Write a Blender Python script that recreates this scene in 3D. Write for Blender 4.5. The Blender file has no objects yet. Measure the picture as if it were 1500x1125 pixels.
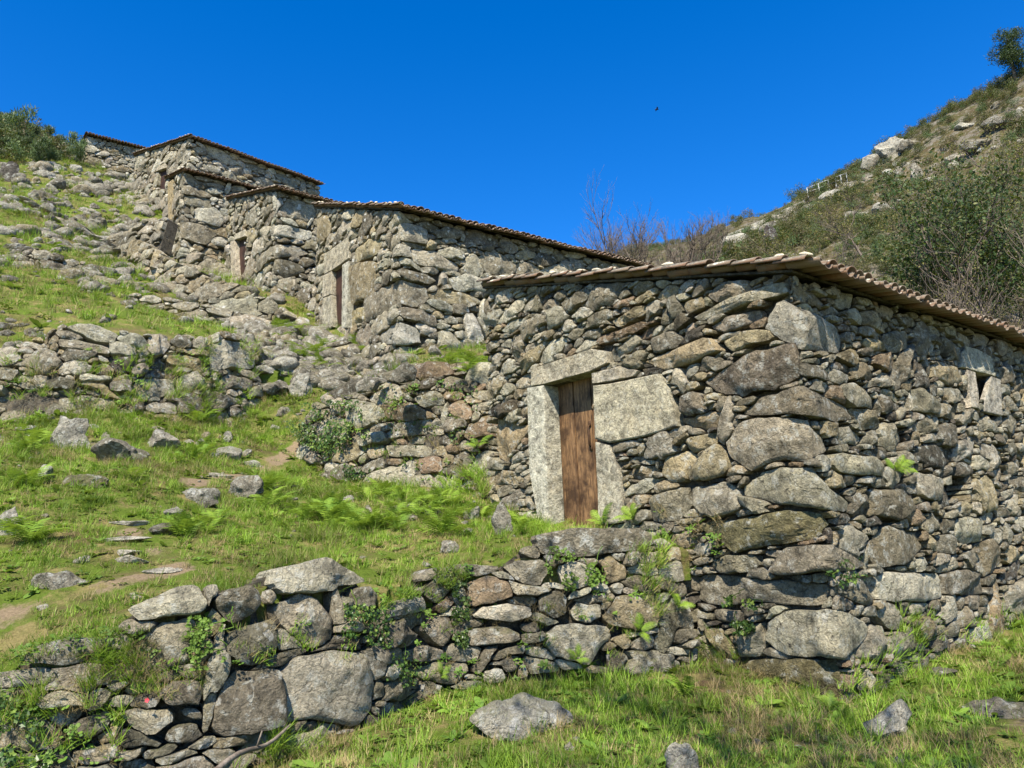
import bpy, math, random
import numpy as np
from mathutils import Matrix, Vector
random.seed(7); RS = np.random.RandomState(11)
SC = bpy.context.scene
COL = SC.collection
# ------------------------------------------------------------------ camera
F, EYE = 1127.0, 1.6
_p, _r = math.radians(13.0), math.radians(2.3)
CW = np.array([0, math.cos(_p), math.sin(_p)])
_up = np.array([0, -math.sin(_p), math.cos(_p)])
CR = np.array([1.0, 0, 0]) * math.cos(_r) - _up * math.sin(_r)
CU = np.cross(CR, CW)
CC = np.array([0, 0, EYE])
cam = bpy.data.cameras.new('camera'); cam.sensor_width = 36; cam.lens = F / 1500 * 36
cam.clip_start = 0.05; cam.clip_end = 3000
camo = bpy.data.objects.new('camera', cam); COL.objects.link(camo)
camo.matrix_world = Matrix(((CR[0], CU[0], -CW[0], CC[0]), (CR[1], CU[1], -CW[1], CC[1]), (CR[2], CU[2], -CW[2], CC[2]), (0, 0, 0, 1)))
SC.camera = camo
# ------------------------------------------------------------------ light
SUN_EL, SUN_AZ = math.radians(51), math.atan2(-0.23, -0.97)      # azimuth measured from +Y towards +X
SUN = np.array([math.sin(SUN_AZ) * math.cos(SUN_EL), math.cos(SUN_AZ) * math.cos(SUN_EL), math.sin(SUN_EL)])
w = bpy.data.worlds.new('World'); SC.world = w; w.use_nodes = True
nt = w.node_tree; nt.nodes.clear()
sk = nt.nodes.new('ShaderNodeTexSky'); sk.sky_type = 'NISHITA'; sk.sun_disc = False
sk.sun_elevation = SUN_EL; sk.sun_rotation = SUN_AZ; sk.altitude = 1500; sk.air_density = 1.0; sk.dust_density = 0.0; sk.ozone_density = 4.0
hs = nt.nodes.new('ShaderNodeHueSaturation'); hs.inputs['Hue'].default_value = 0.509; hs.inputs['Saturation'].default_value = 1.36; hs.inputs['Value'].default_value = 1.1
bg = nt.nodes.new('ShaderNodeBackground'); bg.inputs['Strength'].default_value = 0.106
wo = nt.nodes.new('ShaderNodeOutputWorld')
nt.links.new(sk.outputs[0], hs.inputs['Color']); nt.links.new(hs.outputs[0], bg.inputs[0]); nt.links.new(bg.outputs[0], wo.inputs[0])
sl = bpy.data.lights.new('sun', 'SUN'); sl.energy = 5.0; sl.angle = math.radians(0.5); sl.color = (1.0, 0.915, 0.77)
so = bpy.data.objects.new('sun', sl); COL.objects.link(so)
so.rotation_euler = Vector(SUN).to_track_quat('Z', 'Y').to_euler()
SC.view_settings.view_transform = 'Standard'; SC.view_settings.look = 'None'
SC.view_settings.exposure = 1.22; SC.view_settings.gamma = 1.0; SC.view_settings.use_curve_mapping = False
SC.cycles.max_bounces = 6; SC.cycles.transparent_max_bounces = 4

# ------------------------------------------------------------------ projection helpers (used to survey the place)
def ray(x, y): return CR * ((x - 750) / F) - CU * ((y - 562.5) / F) + CW
def atY(x, y, Y):
    d = ray(x, y); return CC + d * (Y / d[1])
def atZ(x, y, z):
    d = ray(x, y); return CC + d * ((z - EYE) / d[2])
def proj(P):
    d = np.asarray(P, float) - CC; z = d @ CW
    return 750 + F * (d @ CR) / z, 562.5 - F * (d @ CU) / z, z

# ------------------------------------------------------------------ noise
def _hash(ix, iy, iz, seed):
    h = (ix * 374761393 + iy * 668265263 + iz * 2147483647 + seed * 974634777) & 0xffffffff
    h = ((h ^ (h >> 13)) * 1274126177) & 0xffffffff
    h = ((h ^ (h >> 16)) * 2246822519) & 0xffffffff
    return ((h ^ (h >> 15)) & 0xffff) / 32767.5 - 1.0
def vnoise(P, seed=0):
    P = np.asarray(P, float); f = np.floor(P).astype(np.int64); t = P - f; t = t * t * (3 - 2 * t)
    x, y, z = f[..., 0], f[..., 1], f[..., 2]; r = 0
    for a in (0, 1):
        wa = t[..., 0] if a else 1 - t[..., 0]
        for b in (0, 1):
            wb = wa * (t[..., 1] if b else 1 - t[..., 1])
            for c in (0, 1):
                r = r + wb * (t[..., 2] if c else 1 - t[..., 2]) * _hash(x + a, y + b, z + c, seed)
    return r
def fbm(P, seed=0, o=3, g=0.5):
    r = 0; a = 1.0; P = np.asarray(P, float)
    for i in range(o): r = r + a * vnoise(P * (2.03 ** i) + i * 7.3, seed + i); a *= g
    return r
def n2(U, V, s, seed, o=2): return fbm(np.stack([U * s, V * s, np.zeros_like(U) + seed * 1.7], -1), seed, o)

# ------------------------------------------------------------------ object helpers
def tag(o, label=None, cat=None, group=None, kind=None):
    if label: o['label'] = label
    if cat: o['category'] = cat
    if group: o['group'] = group
    if kind: o['kind'] = kind
    return o
def empty(name, loc=(0, 0, 0), label=None, cat=None, group=None, rz=0):
    o = bpy.data.objects.new(name, None); COL.objects.link(o); o.location = loc; o.rotation_euler = (0, 0, rz); o.empty_display_size = .3
    return tag(o, label, cat, group)
def link(name, me, parent=None, kind=None):
    o = bpy.data.objects.new(name, me); COL.objects.link(o)
    if parent is not None:
        o.parent = parent
        if parent.parent is None: o.matrix_parent_inverse = Matrix.Translation(-Vector(parent.location)) if parent.rotation_euler.z == 0 else Matrix()
    if kind: o['kind'] = kind
    return o
def mesh(name, V, polys, mat, smooth=True, col=None, rnd=None, mats=None, sharp=None):
    """polys: list of index arrays [(faces (n,k))...] or list of lists"""
    V = np.asarray(V, np.float32).reshape(-1, 3); me = bpy.data.meshes.new(name)
    arrs = [np.asarray(p, np.int32) for p in polys if len(p)]
    arrs = [a if a.ndim == 2 else a.reshape(1, -1) for a in arrs]
    tot = np.concatenate([np.full(len(a), a.shape[1], np.int32) for a in arrs])
    idx = np.concatenate([a.ravel() for a in arrs])
    me.vertices.add(len(V)); me.vertices.foreach_set('co', V.ravel())
    me.loops.add(len(idx)); me.loops.foreach_set('vertex_index', idx)
    me.polygons.add(len(tot)); st = np.concatenate([[0], np.cumsum(tot)[:-1]]).astype(np.int32)
    me.polygons.foreach_set('loop_start', st); me.polygons.foreach_set('loop_total', tot)
    me.polygons.foreach_set('use_smooth', np.full(len(tot), smooth))
    if col is not None:
        c = np.ones((len(V), 4), np.float32); c[:, :3] = col
        me.attributes.new('col', 'FLOAT_COLOR', 'POINT').data.foreach_set('color', c.ravel())
    if rnd is not None:
        me.attributes.new('rnd', 'FLOAT', 'POINT').data.foreach_set('value', (np.zeros(len(V), np.float32) + rnd))
    for m in (mats or [mat]): me.materials.append(m)
    me.update(calc_edges=True)
    if sharp: me.set_sharp_from_angle(angle=math.radians(sharp))
    return me
def box(cx, cy, cz, sx, sy, sz):
    V = np.array([[x, y, z] for z in (-.5, .5) for y in (-.5, .5) for x in (-.5, .5)]) * (sx, sy, sz) + (cx, cy, cz)
    return V, np.array([[0, 2, 3, 1], [4, 5, 7, 6], [0, 1, 5, 4], [2, 6, 7, 3], [0, 4, 6, 2], [1, 3, 7, 5]])
class MB:
    def __init__(s): s.V = []; s.F = {}; s.n = 0; s.c = []; s.r = []
    def add(s, V, polys, col=None, rnd=0.0):
        V = np.asarray(V, float).reshape(-1, 3)
        for p in polys:
            p = np.asarray(p, np.int64); p = p if p.ndim == 2 else p.reshape(1, -1)
            s.F.setdefault(p.shape[1], []).append(p + s.n)
        s.V.append(V); s.n += len(V); s.c.append(np.zeros((len(V), 3)) + (col if col is not None else (.3, .3, .3))); s.r.append(np.zeros(len(V)) + rnd)
    def mesh(s, name, mat, smooth=True, sharp=None):
        return mesh(name, np.concatenate(s.V), [np.concatenate(f) for f in s.F.values()], mat, smooth, np.concatenate(s.c), np.concatenate(s.r), None, sharp)
def tube(pts, rad, k=5):
    pts = np.asarray(pts, float); n = len(pts); rad = np.zeros(n) + rad
    T = np.gradient(pts, axis=0); T /= np.linalg.norm(T, axis=1)[:, None] + 1e-9
    A = np.cross(T, (0.3, 0.2, 1)); A /= np.linalg.norm(A, axis=1)[:, None] + 1e-9; B = np.cross(T, A)
    th = np.arange(k) * 2 * math.pi / k
    V = pts[:, None] + rad[:, None, None] * (np.cos(th)[None, :, None] * A[:, None] + np.sin(th)[None, :, None] * B[:, None])
    i = np.arange(n - 1)[:, None] * k; j = np.arange(k)[None]; j2 = (j + 1) % k
    Q = np.stack([i + j, i + j2, i + k + j2, i + k + j], -1).reshape(-1, 4)
    return V.reshape(-1, 3), [Q, np.arange(k)[::-1].reshape(1, -1), (np.arange(k) + (n - 1) * k).reshape(1, -1)]

# ------------------------------------------------------------------ materials
def newmat(name):
    m = bpy.data.materials.new(name); m.use_nodes = True; t = m.node_tree
    for n in list(t.nodes): t.nodes.remove(n)
    return m, t
class NG:
    def __init__(s, t): s.t = t
    def n(s, typ, **kw):
        o = s.t.nodes.new('ShaderNode' + typ)
        for k, v in kw.items():
            if hasattr(o, k): setattr(o, k, v)
            else: s.set(o, k, v)
        return o
    def set(s, o, k, v):
        i = o.inputs[int(k[1:])] if k[0] == 'i' and k[1:].isdigit() else o.inputs[k]
        if isinstance(v, bpy.types.NodeSocket): s.t.links.new(v, i)
        else: i.default_value = v
    def math(s, op, a, b=0.0, clamp=False):
        o = s.n('Math'); o.operation = op; o.use_clamp = clamp; s.set(o, 'i0', a); s.set(o, 'i1', b); return o.outputs[0]
    def noise(s, vec, scale, detail=3, rough=.5, dist=0.0):
        o = s.n('TexNoise'); s.set(o, 'Vector', vec); o.inputs['Scale'].default_value = scale; o.inputs['Detail'].default_value = detail
        o.inputs['Roughness'].default_value = rough; o.inputs['Distortion'].default_value = dist; return o.outputs['Fac']
    def ramp(s, f, a, b, lo=0.0, hi=1.0):
        o = s.n('MapRange'); o.inputs['From Min'].default_value = a; o.inputs['From Max'].default_value = b
        o.inputs['To Min'].default_value = lo; o.inputs['To Max'].default_value = hi; s.set(o, 'Value', f); return o.outputs[0]
    def mix(s, f, a, b, bt='MIX'):
        o = s.n('Mix', data_type='RGBA', blend_type=bt); s.set(o, 'i0', f)
        for k, v in (('i6', a), ('i7', b)):
            if isinstance(v, tuple) and len(v) == 3: v = v + (1,)
            s.set(o, k, v)
        return o.outputs[2]
    def bump(s, h, strength, dist, normal=None):
        o = s.n('Bump'); o.inputs['Strength'].default_value = strength; o.inputs['Distance'].default_value = dist; s.set(o, 'Height', h)
        if normal: s.set(o, 'Normal', normal)
        return o.outputs[0]
    def out(s, col, rough=.9, normal=None, spec=.2):
        p = s.n('BsdfPrincipled'); s.set(p, 'Base Color', col if not (isinstance(col, tuple) and len(col) == 3) else col + (1,))
        s.set(p, 'Roughness', rough); p.inputs['Specular IOR Level'].default_value = spec
        if normal: s.set(p, 'Normal', normal)
        o = s.n('OutputMaterial'); s.t.links.new(p.outputs[0], o.inputs[0]); return p
def stone_mat(name, lichen=.5, spots=.5, dark=.5, moss=.3, ochre=.3, scale=1.0, attr=True, base=(.25, .24, .21)):
    m, t = newmat(name); g = NG(t)
    pos = g.n('NewGeometry')
    if attr:
        rn = g.n('Attribute', attribute_name='rnd').outputs['Fac']; ca = g.n('Attribute', attribute_name='col').outputs['Color']
        cx = g.n('CombineXYZ'); g.set(cx, 'X', g.math('MULTIPLY', rn, 37.0)); g.set(cx, 'Y', g.math('MULTIPLY', rn, 91.0)); g.set(cx, 'Z', g.math('MULTIPLY', rn, 53.0))
        va = g.n('VectorMath', operation='ADD'); g.set(va, 'i0', pos.outputs['Position']); g.set(va, 'i1', cx.outputs[0]); vec = va.outputs[0]
    else:
        ca = base + (1,); vec = pos.outputs['Position']
    s = scale
    n1 = g.noise(vec, 3.2 * s, 9, .68); nf = g.noise(vec, 38 * s, 6, .72); nm = g.noise(vec, 11 * s, 8, .7, .4); nl = g.noise(vec, 1.6 * s, 5, .6)
    c = g.mix(1.0, ca, g.n('CombineColor').outputs[0], 'MIX') if False else ca
    k = g.math('MULTIPLY', g.ramp(n1, .34, .66, .42, 1.6), g.math('MULTIPLY', g.ramp(nf, .36, .64, .68, 1.32), g.ramp(nm, .36, .64, .6, 1.35)))
    kc = g.n('CombineColor'); [g.set(kc, q, k) for q in ('Red', 'Green', 'Blue')]
    c = g.mix(1.0, c, kc.outputs[0], 'MULTIPLY')
    # ochre weathering
    c = g.mix(g.math('MULTIPLY', g.ramp(nl, .52, .66), ochre), c, (.26, .185, .085))
    # black crust lichen
    fd = g.math('MULTIPLY', g.ramp(nm, .5, .6), g.ramp(n1, .42, .6))
    c = g.mix(g.math('MULTIPLY', fd, g.math('MULTIPLY', g.ramp(nf, .38, .5), min(1, dark * 1.7))), c, (.04, .037, .03))
    # pale crust lichen patches
    fl = g.math('MULTIPLY', g.ramp(g.noise(vec, 7 * s, 10, .75, .3), .535, .585), g.ramp(n1, .36, .5))
    c = g.mix(g.math('MULTIPLY', fl, lichen), c, (.47, .475, .42))
    vo = g.n('TexVoronoi'); g.set(vo, 'Scale', 5.5 * s); 
    vd = g.n('VectorMath', operation='ADD'); g.set(vd, 'i0', vec); vs = g.n('VectorMath', operation='SCALE')
    tn = g.n('TexNoise'); g.set(tn, 'Vector', vec); tn.inputs['Scale'].default_value = 14 * s; g.set(vs, 'i0', tn.outputs['Color']); vs.inputs['Scale'].default_value = .09 / s
    g.set(vd, 'i1', vs.outputs[0]); g.set(vo, 'Vector', vd.outputs[0])
    sp = g.n('SeparateColor'); g.set(sp, 'i0', vo.outputs['Color'])
    rad = g.ramp(sp.outputs[0], .45, 1.0, -.03, .36)
    fs = g.math('MULTIPLY', g.ramp(g.math('SUBTRACT', rad, vo.outputs['Distance']), .0, .05), g.ramp(nf, .35, .5, .55, 1.0))
    c = g.mix(g.math('MULTIPLY', fs, spots), c, (.60, .60, .555))
    # moss
    if moss > 0:
        nz = g.n('SeparateXYZ'); g.set(nz, 'i0', pos.outputs['Normal'])
        fm = g.math('MULTIPLY', g.ramp(g.math('ADD', nz.outputs[2], g.math('MULTIPLY', g.math('SUBTRACT', nl, .5), 3.0)), .65, .95), g.ramp(nf, .4, .55))
        c = g.mix(g.math('MULTIPLY', fm, moss), c, (.075, .085, .02))
    v2 = g.n('TexVoronoi'); v2.feature = 'DISTANCE_TO_EDGE'; g.set(v2, 'Scale', 3.3 * s); g.set(v2, 'Vector', vd.outputs[0])
    crack = g.ramp(v2.outputs['Distance'], 0.0, .035)
    c = g.mix(g.math('MULTIPLY', g.math('SUBTRACT', 1.0, crack), .35), c, (.05, .045, .035))
    h = g.math('ADD', g.math('MULTIPLY', nm, 1.0), g.math('ADD', g.math('MULTIPLY', nf, .35), g.math('ADD', g.math('MULTIPLY', n1, 1.6), g.math('MULTIPLY', crack, .12))))
    g.out(c, .92, g.bump(h, 1.0, .10 / s), .15)
    return m
M_ST1 = stone_mat('granite_warm', .6, .3, .6, .12, .25)
M_ST2 = stone_mat('granite_grey', .55, .75, .5, .15, .2)
M_ST3 = stone_mat('granite_far', .55, .7, .5, .1, .25, .7)
M_BLD = stone_mat('boulder_grey', .6, .45, .6, .55, .2)
M_DRS = stone_mat('dressed_granite', .35, .06, .12, .0, .25, 1.6)
M_CORE = stone_mat('hearting', .1, .0, .4, .0, .2, 2.5, False, (.075, .065, .048))  # base colour darkened, puts the shadow of the gaps between stones into it
M_ROCK = stone_mat('hill_rock', .5, .4, .45, .2, .3, .35)

# wood
def wood_mat(name, c1, c2, c3):
    m, t = newmat(name); g = NG(t); tc = g.n('TexCoord'); mp = g.n('Mapping'); g.set(mp, 'Vector', tc.outputs['Object'])
    mp.inputs['Scale'].default_value = (9, 9, .9); rn = g.n('Attribute', attribute_name='rnd').outputs['Fac']
    cx = g.n('CombineXYZ'); g.set(cx, 'X', g.math('MULTIPLY', rn, 30)); g.set(cx, 'Z', g.math('MULTIPLY', rn, 17)); g.set(mp, 'Location', cx.outputs[0])
    a = g.noise(mp.outputs[0], 2.2, 8, .65, 1.2); b = g.noise(mp.outputs[0], 9, 6, .7, .3)
    g2 = g.noise(tc.outputs['Object'], 2.3, 6, .65)
    c = g.mix(g.ramp(a, .35, .65), c1, c2); c = g.mix(g.ramp(b, .52, .7), c, c3); c = g.mix(g.ramp(g2, .45, .6, 0, .85), c, (c1[0] * .45, c1[1] * .42, c1[2] * .4))
    g.out(c, .6, g.bump(g.math('ADD', a, g.math('MULTIPLY', b, .6)), .5, .012), .3); return m
M_DOOR = wood_mat('door_wood', (.06, .03, .013), (.27, .155, .07), (.016, .009, .005))
M_DOOR2 = wood_mat('door_wood_dark', (.03, .014, .009), (.07, .03, .018), (.012, .006, .004))
M_STICK = wood_mat('dead_wood', (.16, .13, .10), (.28, .24, .19), (.08, .06, .05))
m, t = newmat('iron'); g = NG(t); gm = g.n('NewGeometry'); g.out(g.mix(g.noise(gm.outputs[0], 40, 5), (.02, .015, .012), (.09, .045, .02)), .7); M_IRON = m
m, t = newmat('white_rail'); g = NG(t); g.out((.5, .5, .48), .5); M_RAIL = m
m, t = newmat('dark_feather'); g = NG(t); g.out((.02, .02, .025), .7); M_BIRD = m
# tile
m, t = newmat('clay_tile'); g = NG(t); gm = g.n('NewGeometry'); rn = g.n('Attribute', attribute_name='rnd').outputs['Fac']
c = g.mix(rn, (.17, .085, .05), (.17, .125, .09)); c = g.mix(g.ramp(g.noise(gm.outputs[0], 9, 7, .7), .42, .62, 0, .75), c, (.17, .13, .09))
sx = g.n('SeparateXYZ'); g.set(sx, 'i0', gm.outputs['Normal'])
up = g.ramp(g.math('ADD', sx.outputs[2], g.math('MULTIPLY', g.noise(gm.outputs[0], 14, 8, .7), .9)), .6, 1.05)
c = g.mix(g.math('MULTIPLY', up, .85), c, (.22, .195, .15)); c = g.mix(g.math('MULTIPLY', up, g.ramp(g.noise(gm.outputs[0], 24, 8, .75), .44, .54)), c, (.07, .065, .055))
c = g.mix(g.math('MULTIPLY', up, g.ramp(g.noise(gm.outputs[0], 6, 8, .75), .56, .62)), c, (.5, .48, .4))
g.out(c, .9, g.bump(g.noise(gm.outputs[0], 30, 6, .7), .5, .012), .15); M_TILE = m
m, t = newmat('mortar'); g = NG(t); gm = g.n('NewGeometry'); g.out(g.mix(g.noise(gm.outputs[0], 20, 6), (.34, .29, .2), (.62, .56, .43)), .95, g.bump(g.noise(gm.outputs[0], 25, 6), .6, .02)); M_MORT = m

def soil_mat(name, green, dry, soil, fg=.5, rock=0.0):
    m, t = newmat(name); g = NG(t); gm = g.n('NewGeometry'); P = gm.outputs['Position']
    a = g.noise(P, .9, 6, .6); b = g.noise(P, 7, 8, .7); d = g.noise(P, 45, 6, .75)
    c = g.mix(g.ramp(g.math('ADD', g.math('MULTIPLY', a, .6), g.math('MULTIPLY', b, .4)), fg - .08, fg + .08), soil, green)
    c = g.mix(g.ramp(g.noise(P, 2.4, 7, .7), .5, .62), c, dry)
    pa = g.n('Attribute', attribute_name='rnd').outputs['Fac']
    c = g.mix(g.ramp(g.math('ADD', pa, g.math('MULTIPLY', g.math('SUBTRACT', b, .5), .8)), .45, .6), c, (.21, .16, .10))
    if rock:
        c = g.mix(g.math('MULTIPLY', g.ramp(g.noise(P, .5, 9, .7), .5, .56), rock), c, (.17, .155, .135))
        c = g.mix(g.math('MULTIPLY', g.ramp(g.noise(P, 1.9, 9, .75), .56, .6), rock), c, (.27, .25, .22))
    kk = g.n('CombineColor'); k = g.ramp(d, .3, .7, .6, 1.35); [g.set(kk, q, k) for q in ('Red', 'Green', 'Blue')]
    c = g.mix(1.0, c, kk.outputs[0], 'MULTIPLY')
    g.out(c, 1.0, g.bump(g.math('ADD', b, g.math('MULTIPLY', d, .4)), 1.0, .06), .05); return m
M_GR = soil_mat('turf', (.085, .125, .018), (.19, .16, .065), (.115, .08, .045), .45)
M_HILL = soil_mat('hill_soil', (.05, .055, .018), (.10, .08, .04), (.07, .052, .032), .5, .5)

def leaf_mat(name, c1, c2, c3=None, trans=.35, rough=.55, patch=True):
    m, t = newmat(name); g = NG(t); oi = g.n('ObjectInfo').outputs['Random']; gm = g.n('NewGeometry')
    isl = gm.outputs['Random Per Island'] if 'Random Per Island' in gm.outputs else oi
    f = g.math('ADD', g.math('MULTIPLY', oi, .55), g.math('MULTIPLY', isl, .45))
    c = g.mix(f, c1, c2)
    if c3: c = g.mix(g.ramp(g.math('ADD', isl, g.math('MULTIPLY', g.math('SUBTRACT', g.noise(gm.outputs['Position'], 1.3, 3), .5), 1.4)), .72, .85), c, c3)
    if patch:
        k = g.ramp(g.noise(gm.outputs['Position'], .8, 5, .6),   .35, .65, .5, 1.4); kk = g.n('CombineColor'); [g.set(kk, q, k) for q in ('Red', 'Green', 'Blue')]
        c = g.mix(1.0, c, kk.outputs[0], 'MULTIPLY')
    p = g.n('BsdfPrincipled'); g.set(p, 'Base Color', c); p.inputs['Roughness'].default_value = rough; p.inputs['Specular IOR Level'].default_value = .25
    tr = g.n('BsdfTranslucent'); g.set(tr, 'Color', g.mix(.4, c, (.3, .4, .03))); mx = g.n('MixShader'); mx.inputs[0].default_value = trans
    t.links.new(p.outputs[0], mx.inputs[1]); t.links.new(tr.outputs[0], mx.inputs[2]); o = g.n('OutputMaterial'); t.links.new(mx.outputs[0], o.inputs[0]); return m
M_GRASS = leaf_mat('grass_blade', (.10, .20, .017), (.26, .39, .04), (.33, .28, .12))
M_DRY = leaf_mat('dry_grass', (.20, .15, .07), (.36, .28, .14), None, .3)
M_CLOV = leaf_mat('clover_leaf', (.06, .13, .02), (.15, .24, .035), None, .3)
M_FERN = leaf_mat('fern_leaf', (.08, .165, .018), (.25, .36, .04), None, .35, .5, False)
M_IVY = leaf_mat('ivy_leaf', (.02, .05, .012), (.07, .12, .025), (.14, .2, .04), .2, .35)
M_SCRUB = leaf_mat('scrub_leaf', (.035, .06, .016), (.09, .10, .03), (.13, .10, .03), .2)
M_HEATH = leaf_mat('heath_leaf', (.075, .08, .032), (.14, .12, .055), (.10, .065, .04), .2)
M_EVER = leaf_mat('evergreen_leaf', (.014, .032, .009), (.04, .07, .016), (.09, .10, .03), .15, .6)
M_PINE = leaf_mat('pine_needle', (.02, .04, .015), (.045, .07, .02), None, .15)
M_BUD = leaf_mat('spring_leaf', (.12, .12, .03), (.22, .19, .05), (.10, .07, .04), .3)
M_BROOM = leaf_mat('broom_leaf', (.05, .085, .03), (.10, .14, .05), None, .2)
m, t = newmat('bark'); g = NG(t); gm = g.n('NewGeometry'); g.out(g.mix(g.noise(gm.outputs[0], 5, 6), (.07, .055, .042), (.17, .14, .11)), .9, g.bump(g.noise(gm.outputs[0], 20, 5), .6, .02)); M_BARK = m
m, t = newmat('petal'); g = NG(t); g.out((.55, .06, .08), .5); M_PETAL = m

# ------------------------------------------------------------------ terrain
def rbf(P, lam=.02):
    P = np.asarray(P, float); X, z = P[:, :2], P[:, 2]; n = len(P)
    def K(A, B):
        d = np.linalg.norm(A[:, None] - B[None], axis=2); return d      # biharmonic-like, tame
    A = np.zeros((n + 3, n + 3)); A[:n, :n] = K(X, X) - lam * np.eye(n); A[:n, n] = 1; A[:n, n + 1:n + 3] = X; A[n, :n] = 1; A[n + 1:n + 3, :n] = X.T
    s = np.linalg.solve(A, np.concatenate([z, [0, 0, 0]]))
    def f(x, y):
        x = np.asarray(x, float); y = np.asarray(y, float); sh = x.shape; Q = np.stack([x.ravel(), y.ravel()], 1); out = np.empty(len(Q))
        for i in range(0, len(Q), 20000):
            q = Q[i:i + 20000]; out[i:i + 20000] = K(q, X) @ s[:n] + s[n] + q @ s[n + 1:n + 3]
        return out.reshape(sh)
    return f
def inpoly(x, y, poly):
    x = np.asarray(x); y = np.asarray(y); c = np.zeros(x.shape, bool); n = len(poly)
    for i in range(n):
        x1, y1 = poly[i]; x2, y2 = poly[(i + 1) % n]
        if y1 == y2: continue
        c ^= ((y1 > y) != (y2 > y)) & (x < (x2 - x1) * (y - y1) / (y2 - y1) + x1)
    return c
def sheet(name, f, x0, x1, y0, y1, step, mat, poly=None, amp=.05, path=None, kind='structure', skirt=0):
    xs = np.arange(x0, x1 + step, step); ys = np.arange(y0, y1 + step, step); X, Y = np.meshgrid(xs, ys)
    Z = f(X, Y); 
    r = np.zeros_like(X) if path is None else path(X, Y)
    nx, ny = len(xs), len(ys); I = np.arange(nx * ny).reshape(ny, nx)
    Q = np.stack([I[:-1, :-1], I[:-1, 1:], I[1:, 1:], I[1:, :-1]], -1)
    if poly is not None:
        keep = inpoly((X[:-1, :-1] + X[1:, 1:]) / 2, (Y[:-1, :-1] + Y[1:, 1:]) / 2, poly); Q = Q[keep]
    Q = Q.reshape(-1, 4); used = np.unique(Q); mp = -np.ones(nx * ny, int); mp[used] = np.arange(len(used)); Qs = mp[Q]
    V = np.stack([X, Y, Z], -1).reshape(-1, 3)[used]; rr = r.ravel()[used]
    if skirt:      # the sheet's edge turns down as an earth bank
        E_ = np.concatenate([Qs[:, [a, (a + 1) % 4]] for a in range(4)]); key = np.sort(E_, 1); _, inv, cn = np.unique(key, axis=0, return_inverse=True, return_counts=True); Eb = E_[cn[inv.ravel()] == 1]; n0 = len(V)
        V = np.concatenate([V, V - (0, 0, skirt)]); rr = np.concatenate([rr, rr]); Qs = np.concatenate([Qs, np.stack([Eb[:, 1], Eb[:, 0], Eb[:, 0] + n0, Eb[:, 1] + n0], 1)])
    me = mesh(name, V, [Qs], mat, True, None, rr, None, 60); o = link(name, me, kind=kind); return o

# ------------------------------------------------------------------ stone wall surfaces
class Surf:
    def __init__(s, pts, batter=0.0, fil=.12, bulge=0.0, seed=0):
        s.P = np.asarray(pts, float); s.b = batter; d = np.diff(s.P, axis=0); s.L = np.linalg.norm(d, axis=1); s.D = d / s.L[:, None]
        s.U0 = np.concatenate([[0], np.cumsum(s.L)]); s.N = np.stack([s.D[:, 1], -s.D[:, 0]], 1); s.len = s.U0[-1]; s.bulge = bulge; s.seed = seed
        s.us = np.arange(-1.0, s.len + 1.0, .02)
        def pt(u):
            i = np.clip(np.searchsorted(s.U0, u, 'right') - 1, 0, len(s.L) - 1); return s.P[i] + s.D[i] * (u - s.U0[i])[:, None]
        p = pt(s.us); w = max(1, int(fil / .02)); k = np.ones(2 * w + 1) / (2 * w + 1)
        pp = np.concatenate([np.repeat(p[:1], w, 0) + (np.arange(-w, 0)[:, None]) * .02 * s.D[0], p, p[-1:] + (np.arange(1, w + 1)[:, None]) * .02 * s.D[-1]])
        s.path = np.stack([np.convolve(pp[:, 0], k, 'valid'), np.convolve(pp[:, 1], k, 'valid')], 1)
        T = np.gradient(s.path, axis=0); T /= np.linalg.norm(T, axis=1)[:, None]; s.nn = np.stack([T[:, 1], -T[:, 0]], 1)
    def pos(s, u, z, h=0.0):
        x = np.interp(u, s.us, s.path[:, 0]); y = np.interp(u, s.us, s.path[:, 1]); nx = np.interp(u, s.us, s.nn[:, 0]); ny = np.interp(u, s.us, s.nn[:, 1])
        l = np.sqrt(nx * nx + ny * ny); nx = nx / l; ny = ny / l; q = h - s.b * z
        if s.bulge: q = q + s.bulge * n2(np.asarray(u, float), np.asarray(z, float), .55, s.seed + 50)
        return np.stack([x + nx * q, y + ny * q, z + s.b * h * .7], -1)
    def uv(s, x, y):
        r = ray(x, y); best = None
        for i in range(len(s.L)):
            n = s.N[i]; den = r[:2] @ n + s.b * r[2]
            if den > -1e-6: continue
            t = -((CC[:2] - s.P[i]) @ n + s.b * CC[2]) / den
            if t <= 0: continue
            Q = CC + r * t; q = (Q[:2] - s.P[i]) @ s.D[i]; pen = max(0, -q, q - s.L[i])
            if best is None or pen < best[0]: best = (pen, s.U0[i] + q, Q[2])
        return best[1], best[2]
_fc = {}
def stone_faces(nt, nr):
    if (nt, nr) not in _fc:
        j = np.arange(nt); j2 = (j + 1) % nt; Q = []
        for i in range(nr - 1): a = 1 + i * nt; Q.append(np.stack([a + j, a + nt + j, a + nt + j2, a + j2], 1))
        T = np.stack([np.zeros(nt, int), 1 + j, 1 + j2], 1)
        back = (1 + (nr - 1) * nt + j)[::-1].reshape(1, -1)
        _fc[(nt, nr)] = [np.concatenate(Q), T, back]
    return _fc[(nt, nr)]
def lin(*a): return np.array(a) / 1.0
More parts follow.
